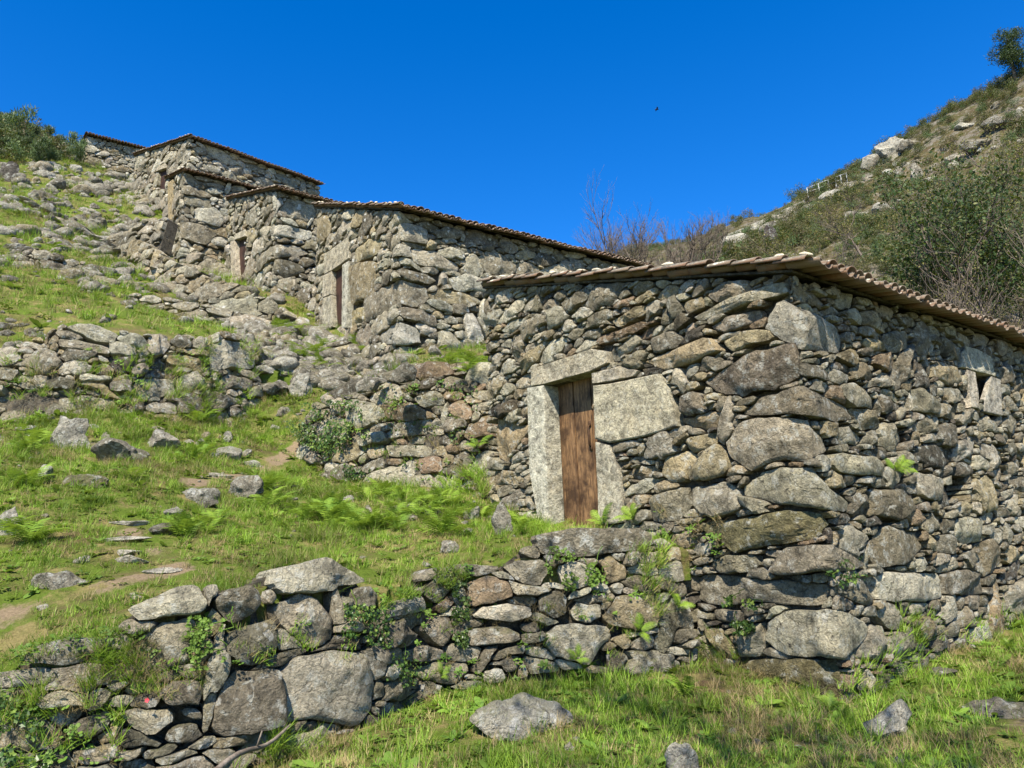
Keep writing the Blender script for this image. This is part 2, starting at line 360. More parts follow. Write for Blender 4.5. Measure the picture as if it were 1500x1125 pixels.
class Wall:
    """irregular rubble masonry over a Surf: traced stones + packed stones, every stone a solid of its own"""
    def __init__(s, surf, top, bot, res=.015, u0=0., u1=None, seed=1, traced=(), dressed=(), holes=(), classes=(), aspect=(1.3, 3.6), tilt=0., gap=.009,
                 depth=.28, palette=None, px=112., warp=.02, prot=1.0, grow=2.1):
        s.surf = surf; s.seed = seed; rs = np.random.RandomState(seed); s.rs = rs; u1 = surf.len if u1 is None else u1
        s.tu = np.array([p[0] for p in top]); s.tz = np.array([p[1] for p in top]); s.bu = np.array([p[0] for p in bot]); s.bz = np.array([p[1] for p in bot])
        z0 = s.bz.min() - .05; z1 = s.tz.max() + .05; s.z0 = z0; s.u0 = u0; s.res = res
        nu = int((u1 - u0) / res) + 1; nz = int((z1 - z0) / res) + 1; U, Z = np.meshgrid(u0 + np.arange(nu) * res, z0 + np.arange(nz) * res)
        tt = np.interp(U, s.tu, s.tz); bb = np.interp(U, s.bu, s.bz)
        mask = (Z < tt) & (Z > bb)
        Uw = U + warp * n2(U, Z, 5, seed, 2) + warp * .6 * n2(U, Z, 13, seed + 3, 2); Zw = Z + warp * n2(U, Z, 5, seed + 9, 2) + warp * .6 * n2(U, Z, 13, seed + 5, 2)
        lab = np.full(U.shape, -1, np.int32); D = np.full(U.shape, 9.0, np.float32); s.info = []
        lab[~mask] = -2
        for h in holes: lab[inpoly(U, Z, h)] = -2
        def addpoly(poly, kind, colr):
            k = len(s.info); P = np.array(poly)
            i0 = max(0, int((P[:, 0].min() - u0) / res) - 3); i1 = min(nu, int((P[:, 0].max() - u0) / res) + 4); j0 = max(0, int((P[:, 1].min() - z0) / res) - 3); j1 = min(nz, int((P[:, 1].max() - z0) / res) + 4)
            if i1 <= i0 or j1 <= j0: return
            if kind == 'd': ins = inpoly(U[j0:j1, i0:i1], Z[j0:j1, i0:i1], poly)
            else: ins = inpoly(Uw[j0:j1, i0:i1], Zw[j0:j1, i0:i1], poly)
            L = lab[j0:j1, i0:i1]; ok = ins & (L != -2) if kind != 'd' else ins; ok &= (L < 0) | (L == -1)
            if ok.sum() < 4: return
            L[ok] = k; D[j0:j1, i0:i1][ok] = -1; s.info.append(dict(kind=kind, poly=P, col=colr))
        for dd_ in dressed:
            n_ = len(s.info); addpoly([surf.uv(*q) for q in dd_[0]], 'd', dd_[1])
            if len(dd_) > 2 and len(s.info) > n_: s.info[-1]['dep'] = dd_[2]
        for tr in traced:
            p, c = (tr[0], tr[1]) if isinstance(tr, tuple) and isinstance(tr[1], (str, type(None))) else (tr, None)
            addpoly([surf.uv(*q) for q in p], 't', c)
        # packing
        cls = sorted(classes, key=lambda c: -c[0]); seeds = []
        th = np.arange(10) * 2 * math.pi / 10; ring = np.concatenate([np.stack([np.cos(th), np.sin(th)], 1), .55 * np.stack([np.cos(th), np.sin(th)], 1), [[0, 0]]])
        for size, tries in cls:
            C = np.stack([rs.uniform(u0, u1, tries), rs.uniform(z0, z1, tries)], 1); asp = rs.uniform(*aspect, tries); sz = size * rs.uniform(.75, 1.3, tries) * .5
            A = sz * np.sqrt(asp); B = sz / np.sqrt(asp); an = rs.normal(tilt, .14, tries)
            vert = rs.rand(tries) < .08; an[vert] += math.pi / 2 * rs.uniform(.6, 1, vert.sum())
            ci = ((C[:, 0] - u0) / res).astype(int); cj = ((C[:, 1] - z0) / res).astype(int)
            for q in range(tries):
                if ci[q] < 0 or ci[q] >= nu or cj[q] < 0 or cj[q] >= nz or lab[cj[q], ci[q]] != -1: continue
                ca, sa = math.cos(an[q]), math.sin(an[q]); ex = ring[:, 0] * A[q] * .86; ey = ring[:, 1] * B[q] * .86
                I = ((C[q, 0] + ex * ca - ey * sa - u0) / res).astype(int); J = ((C[q, 1] + ex * sa + ey * ca - z0) / res).astype(int)
                inb = (I >= 0) & (I < nu) & (J >= 0) & (J < nz)
                Lq = lab[np.clip(J, 0, nz - 1), np.clip(I, 0, nu - 1)]
                if not np.all((Lq == -1) & inb): continue
                k = len(s.info); ng = rs.randint(4, 7); ga = (np.arange(ng) + rs.uniform(-.3, .3, ng)) * 2 * math.pi / ng + (math.pi / 2 if ng == 4 else rs.uniform(0, 6)); gr = rs.uniform(.78, 1.05, ng)
                s.info.append(dict(kind='p', c=C[q], a=A[q], b=B[q], an=an[q], col=None, g=[(math.cos(e) / w_, math.sin(e) / w_) for e, w_ in zip(ga, gr)])); seeds.append(k)
                R = max(A[q], B[q]) * 1.05; i0 = max(0, int((C[q, 0] - R - u0) / res)); i1 = min(nu, int((C[q, 0] + R - u0) / res) + 2); j0 = max(0, int((C[q, 1] - R - z0) / res)); j1 = min(nz, int((C[q, 1] + R - z0) / res) + 2)
                x = U[j0:j1, i0:i1] - C[q, 0]; y = Z[j0:j1, i0:i1] - C[q, 1]; X = x * ca + y * sa; Y = -x * sa + y * ca
                ins = (X / A[q]) ** 2 + (Y / B[q]) ** 2 < .8; L = lab[j0:j1, i0:i1]; ok = ins & (L == -1); L[ok] = k
        fixed = (lab == -2) | (D < 0); lab2 = np.where(fixed, lab, -1).astype(np.int32)
        for k in seeds:
            f = s.info[k]; R = max(f['a'], f['b']) * grow * 1.1 + 2 * warp; c = f['c']
            i0 = max(0, int((c[0] - R - u0) / res)); i1 = min(nu, int((c[0] + R - u0) / res) + 2); j0 = max(0, int((c[1] - R - z0) / res)); j1 = min(nz, int((c[1] + R - z0) / res) + 2)
            ca, sa = math.cos(f['an']), math.sin(f['an']); x = Uw[j0:j1, i0:i1] - c[0]; y = Zw[j0:j1, i0:i1] - c[1]; X = (x * ca + y * sa) / f['a']; Y = (-x * sa + y * ca) / f['b']
            G_ = f['g']; d = np.max(np.stack([X * q[0] + Y * q[1] for q in G_]), 0); DD = D[j0:j1, i0:i1]; L = lab2[j0:j1, i0:i1]
            ok = (d < DD) & (d < grow) & (L != -2); DD[ok] = d[ok]; L[ok] = k
        s.lab = lab2; s.nu, s.nz = nu, nz; s.gap = gap; s.depth = depth; s.palette = palette; s.px = px; s.prot = prot; s.top = top
        J, I = np.nonzero(lab2 >= 0); K = lab2[J, I]; n = len(s.info); cnt = np.bincount(K, minlength=n).astype(float); cnt[cnt == 0] = 1
        mu = np.bincount(K, I, n) / cnt; mz = np.bincount(K, J, n) / cnt
        suu = np.bincount(K, I.astype(float) ** 2, n) / cnt - mu ** 2; szz = np.bincount(K, J.astype(float) ** 2, n) / cnt - mz ** 2; suz = np.bincount(K, I.astype(float) * J, n) / cnt - mu * mz
        od = np.argsort(K, kind='stable'); s.pi, s.pj = I[od], J[od]; s.st = np.concatenate([[0], np.cumsum(np.bincount(K, minlength=n))])
        s.area = np.bincount(K, minlength=n) * res * res; s.mu, s.mz, s.suu, s.szz, s.suz = mu, mz, suu, szz, suz
    def stone(s, k):
        if s.area[k] < (2.5 * s.res) ** 2: return None
        f = s.info[k]; rs = s.rs; res = s.res
        cu, cz = s.mu[k], s.mz[k]
        if s.lab[int(cz), int(cu)] != k:
            pi, pj = s.pi[s.st[k]:s.st[k + 1]], s.pj[s.st[k]:s.st[k + 1]]; q = np.argmin((pi - cu) ** 2 + (pj - cz) ** 2); cu, cz = float(pi[q]), float(pj[q])
            cu += np.sign(pi.mean() - cu) * 0; q = pi.size
        th = .5 * math.atan2(2 * s.suz[k], s.suu[k] - s.szz[k]); tr = (s.suu[k] + s.szz[k]) / 2; df = math.sqrt(max(0, ((s.suu[k] - s.szz[k]) / 2) ** 2 + s.suz[k] ** 2))
        s1 = 2 * math.sqrt(tr + df) * res; s2 = 2 * math.sqrt(max(tr - df, .3)) * res
        size = math.sqrt(s.area[k]); pix = size * s.px
        dress = f['kind'] == 'd'
        nt_ = int(np.clip(pix * .6, 10, 48)); 
        if pix < 13: ts = lin(.5, .9, 1, 1)
        elif pix < 30: ts = lin(.35, .7, .9, 1, 1)
        elif pix < 60: ts = lin(.25, .5, .72, .88, .97, 1, 1, 1)
        else: ts = lin(.12, .26, .4, .54, .67, .79, .89, .96, 1, 1, 1, 1)
        if dress: nt_ = 56
        nr = len(ts); a = np.arange(nt_) * 2 * math.pi / nt_ + rs.uniform(0, .2)
        du = np.cos(a) * s1 * math.cos(th) - np.sin(a) * s2 * math.sin(th); dz = np.cos(a) * s1 * math.sin(th) + np.sin(a) * s2 * math.cos(th)
        if dress:
            P = f['poly']; c = np.array([s.u0 + (cu + .0) * res, s.z0 + cz * res]); PV = P - c
            angs = np.arctan2(du, dz); va = np.arctan2(PV[:, 0], PV[:, 1])
            for q in va: j = np.argmin(np.abs(np.angle(np.exp(1j * (angs - q))))); angs[j] = q
            du, dz = np.sin(angs), np.cos(angs); r = np.full(nt_, 1e9)
            for i in range(len(P)):
                A = PV[i]; E = PV[(i + 1) % len(P)] - A; den = du * E[1] - dz * E[0]; den = np.where(np.abs(den) < 1e-9, 1e-9, den)
                tt = (A[0] * E[1] - A[1] * E[0]) / den; ss = (A[0] * dz - A[1] * du) / den
                ok = (tt > 0) & (ss >= -1e-3) & (ss <= 1.001); r = np.where(ok & (tt < r), tt, r)
            r[r > 1e8] = size / 2
            ru, rz = du * r, dz * r; g_ = .004
        else:
            steps = np.arange(1, 90) / 30.; I = (cu + du[:, None] * steps / res + .5).astype(int); J = (cz + dz[:, None] * steps / res + .5).astype(int)
            oob = (I < 0) | (I >= s.nu) | (J < 0) | (J >= s.nz); L = s.lab[np.clip(J, 0, s.nz - 1), np.clip(I, 0, s.nu - 1)]
            bad = (L != k) | oob; r = steps[np.argmax(bad, 1)] - 1 / 60.
            r = .1 * np.roll(r, 1) + .8 * r + .1 * np.roll(r, -1)
            ru, rz = du * r, dz * r; g_ = s.gap * rs.uniform(.6, 1.6)
        rl = np.sqrt(ru ** 2 + rz ** 2) + 1e-6; sc = np.maximum(.3, 1 - g_ / rl); ru *= sc; rz *= sc; rl = rl * sc
        R = (.012 if dress else min(s2 * rs.uniform(.07, .22), .036)); big = min(1, size / .5)
        x = (ts[:, None] * ru[None]).ravel(); z = (ts[:, None] * rz[None]).ravel(); t = np.repeat(ts, nt_); d = (1 - t) * np.tile(rl, nr)
        d = np.minimum(d, R); E_ = 1.0 if dress else rs.uniform(.45, .8); h = -R * E_ * (1 - d / R) ** 1.25
        x = np.concatenate([[0], x]); z = np.concatenate([[0], z]); h = np.concatenate([[0], h]); t = np.concatenate([[0], t])
        uu = s.u0 + cu * res + x; zz = s.z0 + cz * res + z
        if dress:
            base = .02; tu = tz_ = 0
        else:
            base = s.prot * rs.normal(-.022 + .045 * big, .02 + .010 * big); tu, tz_ = rs.normal(0, .12, 2); tz_ += .03
        h = h + base + tu * x - tz_ * z
        if not dress:
            h = h + s2 * .05 * (1 - t * t) * rs.uniform(0, 1)
            for q in range(rs.randint(4, 8)):
                an = rs.uniform(0, 6.28); dr = x * math.cos(an) + z * math.sin(an); off = s2 * rs.uniform(-.1, .75); h = np.minimum(h, base + .012 * size - (dr - off) * (rs.uniform(.03, .75) ** 1.4))
            h = np.maximum(h, base - R - min(.055, .16 * size))
            pn = np.stack([uu * 1.0, zz * 1.0, np.zeros_like(uu) + k * .37], -1)
            am = .021 * min(1.0, size / .35) ** .8 * (.5 + .5 * (1 - t ** 4)); h = h + am * fbm(pn * (2.2 / max(size, .12)), k, 4, .6)
            h = h + .022 * big * (1 - np.abs(fbm(pn * 5.5, k + 3, 2))) * (1 - t ** 6)
        else:
            pn = np.stack([uu, zz, np.zeros_like(uu)], -1); h = h + .012 * fbm(pn * 6, k, 3) * (1 - t ** 10)
        # side rings at t = 1
        one = np.nonzero(ts >= 1)[0]; nb = len(one); H = h[1:].reshape(nr, nt_); dep = f.get('dep', s.depth) * (1 if dress else rs.uniform(.8, 1.15))
        for q, i in enumerate(one[1:]):
            fq = (q + 1) / (nb - 1); H[i] = H[one[0]] * (1 - fq) - dep * fq
            if nb > 2 and not dress:
                w_ = 1 + .05 * math.sin(fq * 3.1) ; ux = slice(1 + i * nt_, 1 + (i + 1) * nt_); uu[ux] = s.u0 + cu * res + ru * (w_ + .05 * vnoise(np.stack([ru * 8, rz * 8, ru * 0 + fq * 3 + k], -1), k)); zz[ux] = s.z0 + cz * res + rz * (w_ - .04)
        h = np.concatenate([[h[0]], H.ravel()])
        P = s.surf.pos(uu, zz, h)
        col = s.color(f, rs, s.u0 + cu * res, s.z0 + cz * res, size)
        return P, stone_faces(nt_, nr), col, rs.rand(), size
    def color(s, f, rs, u, z, size):
        pal = s.palette
        if isinstance(f['col'], str): c = np.array(PAL[f['col']])
        else: c = np.array(PAL[pal[rs.randint(len(pal))]])
        return .93 * np.array((1.035, 1.0, .915)) * c * (rs.uniform(.86, 1.0) if f['kind'] == 'd' else rs.uniform(.68, 1.3)) * (1 + rs.normal(0, .015, 3))
    def build(s, parent, mat, dmat=None, limit=298, name='stone', stuff='small_stones', minpix=6):
        order = np.argsort(-s.area); out = MB(); n = 0; got = []
        for k in order:
            r = s.stone(k)
            if r is None: continue
            P, Fc, col, rnd, size = r
            isd = s.info[k]['kind'] == 'd'
            if isd or (n < limit and size * s.px > minpix):
                me = mesh('stone', P, Fc, (dmat or mat) if isd else mat, True, col, rnd, None, 27); link(s.info[k].get('name', name), me, parent); n += 1
            else: out.add(P, Fc, col, rnd)
        if out.n: link(stuff, out.mesh(stuff, mat, True, 30), parent, 'stuff')
        return n
PAL = dict(g=(.30, .275, .215), l=(.38, .36, .29), d=(.17, .155, .12), t=(.31, .265, .175), r=(.25, .19, .13), y=(.33, .28, .165), p=(.42, .39, .31), b=(.225, .205, .155), w=(.46, .445, .38), o=(.31, .245, .155), m=(.17, .155, .085), k=(.10, .09, .075))
def core(parent, surf, top, bot, inset=.11, thick=.45, holes=(), name='wall_core', du=.35):
    """hearting behind the face stones, as slabs split round the openings"""
    mb = MB(); us = sorted(set([0., surf.len] + [h[0] for h in holes] + [h[1] for h in holes] + list(surf.U0) + list(np.arange(du, surf.len, du))))
    tu, tz = [p[0] for p in top], [p[1] for p in top]; bu, bz = [p[0] for p in bot], [p[1] for p in bot]
    for a, b in zip(us[:-1], us[1:]):
        if b - a < 1e-4: continue
        mid = (a + b) / 2; spans = [(None, None)]
        for h in holes:
            if h[0] <= mid <= h[1]: spans = [(None, h[2]), (h[3], None)]
        for lo, hi in spans:
            zl = [np.interp(q, bu, bz) if lo is None else lo for q in (a, b)]; zh = [(np.interp(q, tu, tz) - .06) if hi is None else hi for q in (a, b)]
            if zh[0] - zl[0] < .02: continue
            V = []
            for hh in (-inset, -inset - thick):
                V += [surf.pos(np.array([a, b, b, a]), np.array([zl[0], zl[1], zh[1], zh[0]]), hh)]
            mb.add(np.concatenate(V), [[[0, 1, 2, 3], [7, 6, 5, 4], [0, 4, 5, 1], [3, 2, 6, 7], [0, 3, 7, 4], [1, 5, 6, 2]]])
    return link(name, mb.mesh(name, M_CORE, False), parent)

# ================================================================== SURVEY: plan of the place
def axes(yaw): a = np.array([math.sin(math.radians(yaw)), math.cos(math.radians(yaw))]); return a, np.array([a[1], -a[0]])
A1, B1 = axes(-37); K1 = np.array([3.34, 8.57])
S1 = Surf([K1 + A1 * 6.05, K1, K1 + B1 * 10.5], 0, .10)
A2, B2 = axes(-34); K2 = atY(583, 305, 20)[:2]
S2 = Surf([K2 + A2 * 6.85, K2, K2 + B2 * 9.5], 0, .16)
A3, B3 = axes(-37); K3 = atY(405, 275, 28)[:2]
S3 = Surf([K3 + A3 * 6.7, K3, K3 + B3 * 7], 0, .2)
K4 = atY(270, 250, 34)[:2]
S4 = Surf([K4 + A3 * 4.1, K4, K4 + B3 * 6.5], 0, .2)
A5, B5 = axes(-46); K5 = atY(278, 200, 37)[:2]
S5 = Surf([K5 + A5 * 8.2, K5, K5 + B5 * 8], 0, .2)
K6 = atY(128, 197, 48)[:2]
S6 = Surf([K6 + A3 * 5, K6, K6 + B3 * 5.5], 0, .2)
# retaining walls
SF = Surf([(-9.5, 5.4), (-4.7, 6.55), (-2.7, 7.0), (-1.44, 8.2), (-.9, 9.2), (1.44, 9.35), (2.15, 9.75)], .13, .5, .05, 3)
SW2 = Surf([(-5.6, 16.6), (-4.3, 15.6), (-2.2, 14.6), (-.2, 13.9), (.6, 13.75)], .22, .6, .18, 5)
SW3 = Surf([(-19, 14.0), (-13, 14.4), (-9.6, 14.7), (-7.3, 15.8), (-5.6, 17.6), (-4.9, 19.6)], .3, .8, .2, 8)
# ------------------------------------------------------------------ terrain sheets
def cp(l): return [tuple(atY(*q)) for q in l]
T0p = [(3.34, 8.57, 0), (7.1, 11.4, .5), (4.42, 9.38, .2), (9.5, 13.5, .9), (-2.7, 6.9, -.15), (-4.7, 6.5, -.1), (-9, 5, -.1), (-1.44, 8.0, .02), (-.9, 8.9, .15), (1.44, 9.1, .26), (2.1, 9.6, .32), (2.8, 8.9, .12),
       (0, 6, -.05), (3, 5, -.08), (6, 7, .0), (0, 0, -.1), (6, 0, -.2), (-6, 0, -.3), (0, -12, -1), (14, 4, -.6), (14, 12, .3), (12, 20, .3), (30, 10, -3), (30, 30, -2), (-14, 0, .5), (-14, -10, 0), (12, -12, -2)]
fT0r = rbf(T0p)
def f0(x, y): return fT0r(x, y) + .05 * n2(np.asarray(x, float), np.asarray(y, float), 1.1, 21, 3) + .02 * n2(np.asarray(x, float), np.asarray(y, float), 5, 22, 2)
sfu = lambda px, py: tuple(SF.pos(*SF.uv(px, py), -.15))
T1p = [sfu(0, 985), sfu(190, 915), sfu(300, 882), sfu(400, 862), sfu(480, 868), sfu(560, 880), sfu(690, 842), sfu(760, 815), sfu(840, 812), sfu(930, 812), (-9, 5.8, .9), (.6, 12.0, 2.03), (1.3, 11.1, 1.95), (1.9, 10.3, 1.75), (-.3, 13.2, 2.5)]
T1p += cp([(150, 830, 8.6), (300, 820, 9.0), (500, 830, 9.5), (650, 800, 10.3), (740, 775, 11.2), (0, 830, 8.4), (0, 760, 9.8), (200, 760, 10.6), (400, 760, 11.8), (600, 755, 12.6), (0, 680, 12.5), (200, 690, 12.6),
           (720, 738, 14.4), (600, 712, 15.1), (500, 715, 15.7), (440, 695, 16.6), (0, 625, 15.8), (150, 605, 16.3), (300, 625, 17.6), (380, 640, 18.7), (330, 690, 15.2), (430, 640, 18.4), (480, 600, 19.6), (530, 580, 20.6), (460, 540, 22.3), (500, 530, 22.6), (-150, 640, 15), (-150, 800, 9.3), (-300, 720, 10)])
fT1r = rbf(T1p)
def f1(x, y): return fT1r(x, y) + .07 * n2(np.asarray(x, float), np.asarray(y, float), .8, 31, 3) + .025 * n2(np.asarray(x, float), np.asarray(y, float), 4.5, 32, 2)
wt = lambda S, px, py, b=-.25: tuple(S.pos(*S.uv(px, py), b))
T2p = [wt(SW3, 0, 522), wt(SW3, 130, 490), wt(SW3, 300, 505), wt(SW3, 440, 525), wt(SW2, 480, 585), wt(SW2, 540, 548), wt(SW2, 620, 540), wt(SW2, 710, 535)]
T2p += cp([(560, 512, 19.8), (640, 515, 19), (700, 520, 18.5), (460, 482, 25), (495, 480, 23.5), (450, 520, 23), (480, 604, 19.6), (530, 585, 20.6), (0, 450, 19.5), (150, 450, 20), (300, 480, 20.5), (0, 400, 22.5), (150, 415, 23.5), (260, 470, 22.5), (380, 490, 23.5), (400, 455, 26.5), (333, 412, 32), (300, 425, 27),
           (160, 385, 28), (90, 325, 31.5), (0, 300, 31), (0, 340, 27), (250, 395, 33.5), (160, 350, 35), (100, 290, 38), (0, 255, 41), (60, 250, 43), (128, 243, 47), (200, 290, 42), (228, 300, 40), (245, 340, 37), (120, 238, 56), (60, 214, 60), (0, 198, 62),
           (-200, 520, 16), (-200, 400, 20), (-200, 250, 36), (-200, 150, 60), (-500, 100, 60)])
T2p += cp([(430, 642, 18.3), (450, 622, 18.7), (410, 660, 17.8)])
T2p += [(-30, 80, 30), (-60, 85, 36), (0, 20, 7.2), (4, 26, 7), (-4, 32, 14), (-10, 44, 20), (0, 50, 16)]
fT2r = rbf(T2p)
RAMP = (atY(425, 650, 18.0)[:2], atY(500, 592, 19.8)[:2])
def f2(x, y):
    x = np.asarray(x, float); y = np.asarray(y, float)
    z = fT2r(x, y) + .12 * n2(x, y, .6, 41, 3) + .05 * n2(x, y, 2.6, 42, 2)
    A, B = RAMP; d = B - A; t = np.clip(((x - A[0]) * d[0] + (y - A[1]) * d[1]) / (d @ d), 0, 1); q = np.hypot(x - A[0] - t * d[0], y - A[1] - t * d[1]); w_ = np.clip((1.9 - q) / 1.2, 0, 1); w_ = w_ * w_ * (3 - 2 * w_)
    return z * (1 - w_) + np.minimum(z, f1(x, y) + .05) * w_
T3p = cp([(1560, 60, 85), (1500, 112, 90), (1400, 162, 96), (1330, 205, 100), (1270, 240, 104), (1240, 268, 106), (1180, 292, 112), (1100, 335, 118), (1060, 355, 122), (940, 388, 130), (860, 408, 135), (700, 470, 140), (1500, 480, 40), (1400, 440, 46), (1250, 400, 56), (1100, 390, 80),
           (1000, 400, 95), (1500, 300, 64), (1350, 310, 78), (1250, 320, 88), (1500, 200, 80), (1400, 250, 86), (1700, 300, 62), (1700, 100, 85), (1900, 0, 88)]) + [(10, 30, 0), (30, 30, -1), (50, 30, 3), (0, 60, 5), (60, 130, 50), (20, 150, 30), (120, 130, 80), (-30, 150, 20)]
fT3r = rbf(T3p)
def f3(x, y):
    x = np.asarray(x, float); y = np.asarray(y, float)
    q = n2(x, y, .09, 51, 4); return fT3r(x, y) + 1.1 * np.abs(q) * np.clip((y - 40) / 40, 0, 1) + .5 * n2(x, y, .5, 52, 3) * np.clip((y - 30) / 30, 0, 1)
def f1s(x, y):
    a = f1(x, y); return np.where(np.asarray(y) > 16.3, np.minimum(a, f2(x, y) - .06), a)
def offs(S, d, z, u0=None, u1=None, n=24):
    u = np.linspace(S.us[0] if u0 is None else u0, S.len if u1 is None else u1, n); p = S.pos(u, np.zeros(n) + z, d); return [(a, b) for a, b, _ in p]
SF_TOP = [(0, 980), (27, 955), (100, 930), (150, 935), (183, 893), (267, 855), (340, 856), (402, 855), (404, 833), (483, 812), (545, 808), (549, 850), (560, 885), (600, 872), (640, 825), (680, 825), (733, 828), (785, 783), (833, 772), (950, 772), (990, 800)]
_st = sorted([(0, .9)] + [SF.uv(*q) for q in SF_TOP] + [(13.0, 1.7)]); _su = np.linspace(-.8, SF.len, 60); _sz = np.interp(_su, [q[0] for q in _st], [q[1] for q in _st])
sfl = [(a, b) for a, b, _ in SF.pos(_su, _sz, -.16)]; w3l = offs(SW3, -.3, 7.0, n=20); w2l = offs(SW2, -.3, 5.5, 0, None, 12)
P0 = [(-30, -30), (40, -30), (40, 45), (4, 45), (2.6, 12)] + offs(SF, -3.0, 0)[::-1] + [(-30, 4)]
P1 = [(-26, sfl[0][1])] + sfl + [(2.4, 10.2), (2.6, 11), (.8, 15.5)] + [(-2, 17), (-3.0, 26), (-26, 26)]
P2 = [(-70, 14.3)] + [(-26, w3l[0][1])] + w3l + [(-3.9, 21.2), (-4.6, 18.4)] + w2l + [(1, 16), (6, 24), (10, 34), (10, 100), (-70, 100)]
T1line = np.array([proj(p)[:2] for p in T1p])
def path1(x, y):
    pts = np.array([atY(*q)[:2] for q in [(-80, 915, 7.4), (50, 893, 7.8), (160, 873, 8.2), (250, 845, 8.6), (190, 800, 9.4), (180, 765, 10.6), (330, 700, 14), (380, 672, 16), (450, 615, 18.8), (520, 585, 20.4)]])
    best = np.full(np.shape(x), 9.0)
    for a, b in zip(pts[:-1], pts[1:]):
        d = b - a; t = np.clip(((x - a[0]) * d[0] + (y - a[1]) * d[1]) / (d @ d), 0, 1); best = np.minimum(best, np.hypot(x - a[0] - t * d[0], y - a[1] - t * d[1]))
    return np.clip(1 - best / .5, 0, 1) * np.clip(.75 + .8 * n2(np.asarray(x, float), np.asarray(y, float), 1.1, 77, 2), 0, 1)
def path0(x, y): return np.clip(1 - np.hypot(x - 5.0, (y - 7.3) * 1.2) / 1.3, 0, 1)
sheet('ground', f0, -30, 40, -30, 45, .25, M_GR, P0, path=path0)
sheet('terrace', f1s, -26, 3, 5, 27, .11, M_GR, P1, path=path1, skirt=.35)
sheet('hillside', f2, -70, 10, 12, 90, .3, M_GR, P2, skirt=1.2)
sheet('far_hill', f3, -40, 170, 32, 220, 1.3, M_HILL, None)

